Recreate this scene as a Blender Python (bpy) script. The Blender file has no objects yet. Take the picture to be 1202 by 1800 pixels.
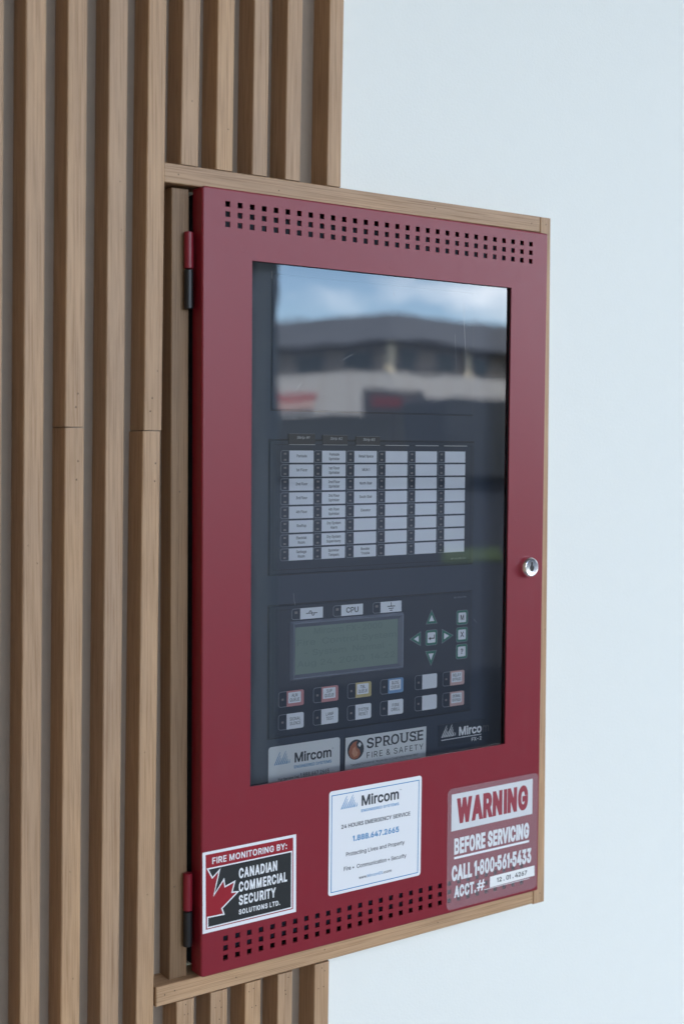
import bpy, math, random
from mathutils import Matrix, Vector
from mathutils.geometry import delaunay_2d_cdt
random.seed(7)
S = bpy.context.scene
C = S.collection

# ------------------------------------------------------------------ camera
# metres; x to the right along the wall, y into the wall, z up.
# The red door's front sheet lies on y = 0, its lower left corner at the origin.
yaw, pitch, roll = 0.61104, -0.04963, 0.0075
fw = Vector((math.sin(yaw) * math.cos(pitch), math.cos(yaw) * math.cos(pitch), math.sin(pitch)))
rt = fw.cross(Vector((0, 0, 1))).normalized()
up = rt.cross(fw)
r2 = math.cos(roll) * rt + math.sin(roll) * up
u2 = -math.sin(roll) * rt + math.cos(roll) * up
cd = bpy.data.cameras.new('camera')
cam = bpy.data.objects.new('camera', cd)
C.objects.link(cam)
m = Matrix((r2, u2, -fw)).transposed().to_4x4()
m.translation = Vector((-0.38747, -0.70585, 0.33803))
cam.matrix_world = m
cd.sensor_fit = 'VERTICAL'
cd.sensor_height = 36
cd.sensor_width = 24
cd.lens = 45
cd.clip_start = 0.02
cd.clip_end = 2000
cd.dof.use_dof = True
cd.dof.focus_distance = 0.88
cd.dof.aperture_fstop = 6.3
cd.dof.aperture_blades = 9
S.camera = cam

# ------------------------------------------------------------------ sky, sun, exposure
SUN_EL, SUN_AZ = math.radians(48), math.radians(-28)   # azimuth measured from +y towards +x: the sun stands behind the wall
W = bpy.data.worlds.new('World')
S.world = W
W.use_nodes = True
wn, wl = W.node_tree.nodes, W.node_tree.links
wn.clear()
wo = wn.new('ShaderNodeOutputWorld')
bg = wn.new('ShaderNodeBackground')
bg.inputs['Strength'].default_value = 0.12
sky = wn.new('ShaderNodeTexSky')
sky.sky_type = 'NISHITA'
sky.sun_disc = False
sky.sun_elevation = SUN_EL
sky.sun_rotation = SUN_AZ
sky.dust_density = 0.0
sky.ozone_density = 3.0
sky.altitude = 1500
tc = wn.new('ShaderNodeTexCoord')
mp = wn.new('ShaderNodeMapping')
mp.inputs['Scale'].default_value = (2.4, 2.4, 8.0)
mp.inputs['Location'].default_value = (8.95, 8.97, 7.66)
nz = wn.new('ShaderNodeTexNoise')
nz.inputs['Scale'].default_value = 1.0
nz.inputs['Detail'].default_value = 7
nz.inputs['Roughness'].default_value = 0.55
rp = wn.new('ShaderNodeValToRGB')
rp.color_ramp.elements[0].position = 0.485
rp.color_ramp.elements[1].position = 0.68
mx = wn.new('ShaderNodeMix')
mx.data_type = 'RGBA'
mx.inputs['B'].default_value = (19.0, 19.2, 19.5, 1)      # sunlit cloud
wl.new(tc.outputs['Generated'], mp.inputs['Vector'])
wl.new(mp.outputs['Vector'], nz.inputs['Vector'])
wl.new(nz.outputs['Fac'], rp.inputs['Fac'])
sx = wn.new('ShaderNodeSeparateXYZ')
ab = wn.new('ShaderNodeMath')
ab.operation = 'GREATER_THAN'
ab.inputs[1].default_value = 0.0
ml = wn.new('ShaderNodeMath')
ml.operation = 'MULTIPLY'
wl.new(tc.outputs['Generated'], sx.inputs[0])
wl.new(sx.outputs['Z'], ab.inputs[0])
wl.new(ab.outputs[0], ml.inputs[0])
wl.new(rp.outputs['Color'], ml.inputs[1])
wl.new(ml.outputs[0], mx.inputs['Factor'])
wl.new(sky.outputs['Color'], mx.inputs['A'])
wl.new(mx.outputs['Result'], bg.inputs['Color'])
wl.new(bg.outputs['Background'], wo.inputs['Surface'])

sd = bpy.data.lights.new('sun', 'SUN')
sd.energy = 3.2
sd.angle = math.radians(0.5)
sd.color = (1.0, 0.95, 0.88)
sun = bpy.data.objects.new('sun', sd)
C.objects.link(sun)
to_sun = Vector((math.sin(SUN_AZ) * math.cos(SUN_EL), math.cos(SUN_AZ) * math.cos(SUN_EL), math.sin(SUN_EL)))
sun.rotation_euler = to_sun.to_track_quat('Z', 'Y').to_euler()
sun.location = to_sun * 20

S.view_settings.view_transform = 'Standard'
S.view_settings.look = 'None'
S.view_settings.gamma = 1
S.view_settings.exposure = 2.25
try:
    S.cycles.use_denoising = True
    S.cycles.max_bounces = 10
    S.cycles.transparent_max_bounces = 12
    S.cycles.sample_clamp_indirect = 6
except Exception:
    pass

# ------------------------------------------------------------------ helpers
def srgb(r, g, b):
    f = lambda c: (c / 255 / 12.92) if c / 255 <= 0.04045 else ((c / 255 + 0.055) / 1.055) ** 2.4
    return (f(r), f(g), f(b), 1)

def mat(name, col, rough=0.5, metal=0.0, spec=0.5, coat=0.0):
    M = bpy.data.materials.new(name)
    M.use_nodes = True
    b = M.node_tree.nodes['Principled BSDF']
    b.inputs['Base Color'].default_value = (*col[:3], 1)
    b.inputs['Roughness'].default_value = rough
    b.inputs['Metallic'].default_value = metal
    b.inputs['Specular IOR Level'].default_value = spec
    b.inputs['Coat Weight'].default_value = coat
    return M

def nd(M, t, **kw):
    n = M.node_tree.nodes.new(t)
    for k, v in kw.items():
        if k in n.inputs:
            n.inputs[k].default_value = v
        else:
            setattr(n, k, v)
    return n

def lk(M, a, ao, b, bi):
    M.node_tree.links.new(a.outputs[ao], b.inputs[bi])

def noise_surface(M, scale, strength, dist=0.0004, colvar=0.0, detail=4, stretch=(1, 1, 1), roughvar=0.0):
    """fine relief, and if asked a mottled colour and gloss, on an existing principled material"""
    b = M.node_tree.nodes['Principled BSDF']
    t = nd(M, 'ShaderNodeTexCoord')
    mpp = nd(M, 'ShaderNodeMapping')
    mpp.inputs['Scale'].default_value = stretch
    lk(M, t, 'Object', mpp, 'Vector')
    n = nd(M, 'ShaderNodeTexNoise', Scale=scale, Detail=detail, Roughness=0.6)
    lk(M, mpp, 'Vector', n, 'Vector')
    if strength:
        bp = nd(M, 'ShaderNodeBump', Strength=strength, Distance=dist)
        lk(M, n, 'Fac', bp, 'Height')
        lk(M, bp, 'Normal', b, 'Normal')
    if colvar:
        c = list(b.inputs['Base Color'].default_value)
        n2 = nd(M, 'ShaderNodeTexNoise', Scale=scale * 0.13, Detail=5, Roughness=0.65)
        lk(M, mpp, 'Vector', n2, 'Vector')
        rmp = nd(M, 'ShaderNodeValToRGB')
        e = rmp.color_ramp.elements
        e[0].position, e[1].position = 0.3, 0.7
        e[0].color = (*[x * (1 - colvar) for x in c[:3]], 1)
        e[1].color = (*[min(1, x * (1 + colvar)) for x in c[:3]], 1)
        lk(M, n2, 'Fac', rmp, 'Fac')
        lk(M, rmp, 'Color', b, 'Base Color')
    if roughvar:
        r0 = b.inputs['Roughness'].default_value
        n3 = nd(M, 'ShaderNodeTexNoise', Scale=scale * 0.05, Detail=6, Roughness=0.7)
        lk(M, mpp, 'Vector', n3, 'Vector')
        mr = nd(M, 'ShaderNodeMapRange')
        mr.inputs['From Min'].default_value = 0.3
        mr.inputs['From Max'].default_value = 0.7
        mr.inputs['To Min'].default_value = max(0.02, r0 - roughvar)
        mr.inputs['To Max'].default_value = r0 + roughvar
        lk(M, n3, 'Fac', mr, 'Value')
        lk(M, mr, 'Result', b, 'Roughness')
    return M

def wood(name, axis, base=(0.475, 0.312, 0.186)):
    """pale oak veneer: stretched streaks, short dark pores and a tone of its own for each piece"""
    M = mat(name, base, 0.5, spec=0.35)
    b = M.node_tree.nodes['Principled BSDF']
    t = nd(M, 'ShaderNodeTexCoord')
    oi = nd(M, 'ShaderNodeObjectInfo')
    off = nd(M, 'ShaderNodeVectorMath', operation='SCALE')
    off.inputs[0].default_value = (37.0, 53.0, 71.0)
    lk(M, oi, 'Random', off, 'Scale')
    ad = nd(M, 'ShaderNodeVectorMath', operation='ADD')
    lk(M, t, 'Object', ad, 0)
    lk(M, off, 'Vector', ad, 1)
    def stretched(k):
        q = nd(M, 'ShaderNodeMapping')
        s = [1, 1, 1]
        s[axis] = k
        q.inputs['Scale'].default_value = s
        lk(M, ad, 'Vector', q, 'Vector')
        return q
    # warp so that the streaks wander
    q1 = stretched(0.05)
    n1 = nd(M, 'ShaderNodeTexNoise', Scale=330, Detail=5, Roughness=0.62, Distortion=0.5)
    lk(M, q1, 'Vector', n1, 'Vector')
    q2 = stretched(0.012)
    n2 = nd(M, 'ShaderNodeTexNoise', Scale=1700, Detail=3, Roughness=0.55)
    lk(M, q2, 'Vector', n2, 'Vector')
    q3 = stretched(0.2)
    n3 = nd(M, 'ShaderNodeTexNoise', Scale=42, Detail=3, Roughness=0.5)
    lk(M, q3, 'Vector', n3, 'Vector')
    r1 = nd(M, 'ShaderNodeValToRGB')
    e = r1.color_ramp.elements
    e[0].position, e[1].position = 0.32, 0.68
    e[0].color = (base[0] * 0.90, base[1] * 0.89, base[2] * 0.87, 1)
    e[1].color = (base[0] * 1.07, base[1] * 1.07, base[2] * 1.07, 1)
    lk(M, n1, 'Fac', r1, 'Fac')
    r2_ = nd(M, 'ShaderNodeValToRGB')
    e = r2_.color_ramp.elements
    e[0].position, e[1].position = 0.36, 0.52
    e[0].color = (0.70, 0.64, 0.58, 1)
    e[1].color = (1, 1, 1, 1)
    lk(M, n2, 'Fac', r2_, 'Fac')
    mu = nd(M, 'ShaderNodeMix', data_type='RGBA', blend_type='MULTIPLY')
    mu.inputs['Factor'].default_value = 0.9
    lk(M, r1, 'Color', mu, 'A')
    lk(M, r2_, 'Color', mu, 'B')
    r3 = nd(M, 'ShaderNodeValToRGB')
    e = r3.color_ramp.elements
    e[0].position, e[1].position = 0.3, 0.7
    e[0].color = (0.90, 0.90, 0.92, 1)
    e[1].color = (1.06, 1.03, 0.98, 1)
    lk(M, n3, 'Fac', r3, 'Fac')
    mu2 = nd(M, 'ShaderNodeMix', data_type='RGBA', blend_type='MULTIPLY')
    mu2.inputs['Factor'].default_value = 1
    lk(M, mu, 'Result', mu2, 'A')
    lk(M, r3, 'Color', mu2, 'B')
    # a tone of its own for each piece
    r4 = nd(M, 'ShaderNodeValToRGB')
    e = r4.color_ramp.elements
    e[0].color = (0.94, 0.95, 0.98, 1)
    e[1].color = (1.06, 1.04, 1.00, 1)
    lk(M, oi, 'Random', r4, 'Fac')
    mu3 = nd(M, 'ShaderNodeMix', data_type='RGBA', blend_type='MULTIPLY')
    mu3.inputs['Factor'].default_value = 1
    lk(M, mu2, 'Result', mu3, 'A')
    lk(M, r4, 'Color', mu3, 'B')
    lk(M, mu3, 'Result', b, 'Base Color')
    bp = nd(M, 'ShaderNodeBump', Strength=0.5, Distance=0.00025)
    lk(M, n2, 'Fac', bp, 'Height')
    lk(M, bp, 'Normal', b, 'Normal')
    return M

class MB:
    """collects faces with material slots; build() links them as one mesh object"""
    def __init__(s):
        s.v, s.f, s.m = [], [], []
    def face(s, pts, mi=0):
        n = len(s.v)
        s.v += [tuple(p) for p in pts]
        s.f.append(tuple(range(n, n + len(pts))))
        s.m.append(mi)
    def raw(s, v, f, mi=0):
        n = len(s.v)
        s.v += [tuple(p) for p in v]
        for q in f:
            s.f.append(tuple(i + n for i in q))
            s.m.append(mi)
    def box(s, x0, x1, y0, y1, z0, z1, mi=0):
        v = [(x, y, z) for x in (x0, x1) for y in (y0, y1) for z in (z0, z1)]
        s.raw(v, [(0, 1, 3, 2), (4, 6, 7, 5), (0, 4, 5, 1), (2, 3, 7, 6), (0, 2, 6, 4), (1, 5, 7, 3)], mi)
    def cbox(s, x0, x1, y0, y1, z0, z1, c, mi=0):
        """box whose front (y0) edges are chamfered by c"""
        b = [(x0, z0), (x1, z0), (x1, z1), (x0, z1)]
        i = [(x0 + c, z0 + c), (x1 - c, z0 + c), (x1 - c, z1 - c), (x0 + c, z1 - c)]
        v = [(x, y1, z) for x, z in b] + [(x, y0 + c, z) for x, z in b] + [(x, y0, z) for x, z in i]
        f = [(8, 9, 10, 11), (3, 2, 1, 0)]
        for k in range(4):
            j = (k + 1) % 4
            f += [(k, j, 4 + j, 4 + k), (4 + k, 4 + j, 8 + j, 8 + k)]
        s.raw(v, f, mi)
    def plate(s, poly, y, th=0.00012, mi=0):
        """flat print or sheet: outline (x, z) counter-clockwise, front at y, th thick"""
        n = len(poly)
        v = [(x, y, z) for x, z in poly] + [(x, y + th, z) for x, z in poly]
        f = [tuple(range(n))] + [((k + 1) % n, k, n + k, n + (k + 1) % n) for k in range(n)]
        s.raw(v, f, mi)
    def quad(s, x0, x1, z0, z1, y, mi=0):
        s.face([(x0, y, z0), (x1, y, z0), (x1, y, z1), (x0, y, z1)], mi)
    def stroke(s, pts, w, y, mi=0, closed=False):
        """flat line of width w with mitred bends through (x, z) points"""
        P = [Vector(p) for p in pts]
        n = len(P)
        L, R_ = [], []
        for k in range(n):
            a = P[k - 1] if (k or closed) else None
            b = P[(k + 1) % n] if (k < n - 1 or closed) else None
            d1 = (P[k] - a).normalized() if a is not None else None
            d2 = (b - P[k]).normalized() if b is not None else None
            d1 = d1 or d2
            d2 = d2 or d1
            n1, n2 = Vector((-d1.y, d1.x)), Vector((-d2.y, d2.x))
            q = n1 + n2
            q = n1 if q.length < 1e-6 else q.normalized()
            k_ = w / 2 / max(0.35, q.dot(n1))
            L.append(P[k] + q * k_)
            R_.append(P[k] - q * k_)
        for k in range(n if closed else n - 1):
            j = (k + 1) % n
            s.face([(R_[k].x, y, R_[k].y), (R_[j].x, y, R_[j].y), (L[j].x, y, L[j].y), (L[k].x, y, L[k].y)], mi)
    def lathe(s, prof, cx, cz, seg=40, mi=0, cap=True):
        """profile of (radius, y) turned about an axis along y"""
        v, f = [], []
        for r, y in prof:
            v += [(cx + r * math.cos(2 * math.pi * k / seg), y, cz + r * math.sin(2 * math.pi * k / seg)) for k in range(seg)]
        for a in range(len(prof) - 1):
            for k in range(seg):
                j = (k + 1) % seg
                f.append((a * seg + k, (a + 1) * seg + k, (a + 1) * seg + j, a * seg + j))
        if cap:
            f.append(tuple((len(prof) - 1) * seg + k for k in range(seg)))
        s.raw(v, f, mi)
    def tube_z(s, cx, cy, r, z0, z1, seg=28, mi=0, c=0.0004):
        v, f = [], []
        for rr, z in ((r - c, z0), (r, z0 + c), (r, z1 - c), (r - c, z1)):
            v += [(cx + rr * math.cos(2 * math.pi * k / seg), cy + rr * math.sin(2 * math.pi * k / seg), z) for k in range(seg)]
        for a in range(3):
            for k in range(seg):
                j = (k + 1) % seg
                f.append((a * seg + k, a * seg + j, (a + 1) * seg + j, (a + 1) * seg + k))
        f.append(tuple(range(seg))[::-1])
        f.append(tuple(3 * seg + k for k in range(seg)))
        s.raw(v, f, mi)
    def build(s, name, mats, parent=None, smooth=False, weld=False):
        me = bpy.data.meshes.new(name)
        me.from_pydata(s.v, [], s.f)
        for q in (mats if isinstance(mats, (list, tuple)) else [mats]):
            me.materials.append(q)
        me.polygons.foreach_set('material_index', s.m)
        if smooth:
            me.polygons.foreach_set('use_smooth', [True] * len(s.f))
            try:
                me.set_sharp_from_angle(angle=math.radians(35))
            except Exception:
                pass
        me.update()
        o = bpy.data.objects.new(name, me)
        C.objects.link(o)
        if parent:
            o.parent = parent
        return o

def tag(o, label, cat, group=None):
    o['label'] = label
    o['category'] = cat
    if group:
        o['group'] = group
    return o

def thing(name, label, cat):
    """an Empty at the world origin (the door's corner) that parents the parts"""
    o = bpy.data.objects.new(name, None)
    o.empty_display_size = 0.05
    C.objects.link(o)
    return tag(o, label, cat)

def lab(o, s):
    o['label'] = s
    return o

def structure(o):
    o['kind'] = 'structure'
    return o

# ---- lettering: a plain grotesque, outlines kept as polylines (advance, then contours; capitals are 509 high)
FONT = {}
def _load_font(src):
    for ln in src.strip('\n').split('\n'):
        ch, rest = ln[0], ln[2:]
        adv, _, cs = rest.partition(' ')
        FONT[ch] = (int(adv), [[tuple(int(q) for q in p.split(',')) for p in c.split(' ')] for c in cs.split('/')] if cs else [])
_tc = {}
def fatten(c, off):
    """move every point of a closed outline outwards by off (outlines run clockwise, holes the other way)"""
    if off == 0:
        return c
    out, n = [], len(c)
    for k in range(n):
        p, a, b = Vector(c[k]), Vector(c[k - 1]), Vector(c[(k + 1) % n])
        d1, d2 = (p - a).normalized(), (b - p).normalized()
        n1, n2 = Vector((-d1.y, d1.x)), Vector((-d2.y, d2.x))
        q = n1 + n2
        q = n1 if q.length < 1e-6 else q.normalized()
        p = p + q * off / max(0.5, q.dot(n1))
        out.append((p.x, p.y))
    return out
def glyph(ch, kx, off):
    """one filled letter, capitals 1 high, its width scaled by kx before the strokes are thickened by off"""
    key = (ch, round(kx, 4), off)
    if key not in _tc:
        ka = min(1.0, kx) ** 0.6                     # thicken half-way through the narrowing, so that counters stay open
        cs = []
        for c in FONT[ch][1]:
            raw_ = [(x / 509 * ka, z / 509) for x, z in c]
            ar = sum(raw_[i - 1][0] * raw_[i][1] - raw_[i][0] * raw_[i - 1][1] for i in range(len(raw_)))
            o_ = off
            if ar > 0:                               # a counter: never close it by more than a third
                w_ = min(max(p[0] for p in raw_) - min(p[0] for p in raw_), max(p[1] for p in raw_) - min(p[1] for p in raw_))
                o_ = min(off, w_ * 0.17)
            cs.append([(x * kx / ka, z) for x, z in fatten(raw_, o_)])
        v = [Vector(p) for c in cs for p in c]
        f = []
        if cs:
            ed, n0 = [], 0
            for c in cs:
                ed += [(n0 + k, n0 + (k + 1) % len(c)) for k in range(len(c))]
                n0 += len(c)
            v, _, tri, *_ = delaunay_2d_cdt(v, ed, [], 0, 1e-6)
            for t_ in tri:
                cx, cz = sum(v[k].x for k in t_) / 3, sum(v[k].y for k in t_) / 3
                wind = 0                             # inside where the outlines wind round the spot
                for c in cs:
                    for k in range(len(c)):
                        (xa, za), (xb, zb) = c[k - 1], c[k]
                        if (za <= cz) != (zb <= cz) and xa + (cz - za) / (zb - za) * (xb - xa) > cx:
                            wind += 1 if zb > za else -1
                if wind:
                    ar = sum(v[t_[k - 1]].x * v[t_[k]].y - v[t_[k]].x * v[t_[k - 1]].y for k in range(3))
                    f.append(tuple(t_) if ar > 0 else tuple(t_)[::-1])
            v = [(p.x, p.y) for p in v]
        _tc[key] = (v, f)
    return _tc[key]
def put_text(mb, txt, x0, x1, z0, zcap, y, mi=0, off=0.0, track=1.0, dz=0.0, dx=0.0):
    """lettering from x0 to x1, baseline z0, capitals reaching zcap; dz slopes the line, dx slants the letters"""
    h = zcap - z0
    pen, lo, hi = 0, None, 0
    for ch in txt:
        adv, cs = FONT[ch]
        for c in cs:
            for p in c:
                lo = pen + p[0] if lo is None else min(lo, pen + p[0])
                hi = max(hi, pen + p[0])
        pen += adv * track
    h2 = h / (1 + 2 * off)
    span = (hi - lo) / 509
    kx = (x1 - x0) / h2 / span
    for _ in range(4):                               # allow for the thickening on both sides
        ox = off * kx / min(1.0, kx) ** 0.6
        kx = ((x1 - x0) / h2 - 2 * ox) / span
    pen = -lo
    for n_, ch in enumerate(txt):
        v, f = glyph(ch, kx, off)
        px = pen / 509 * kx + ox
        yy = y - 0.000002 * (n_ % 2)
        mb.raw([(x0 + (px + p[0] + dx * p[1]) * h2, yy, z0 + (p[1] + off) * h2 + dz * (px + p[0]) * h2) for p in v], f, mi)
        pen += FONT[ch][0] * track
def text_obj(txt, x0, x1, z0, zcap, y, mt, parent, off=0.0, track=1.0, name='lettering', dz=0.0, dx=0.0):
    mb = MB()
    put_text(mb, txt, x0, x1, z0, zcap, y, 0, off, track, dz, dx)
    return mb.build(name, mt, parent)
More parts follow.
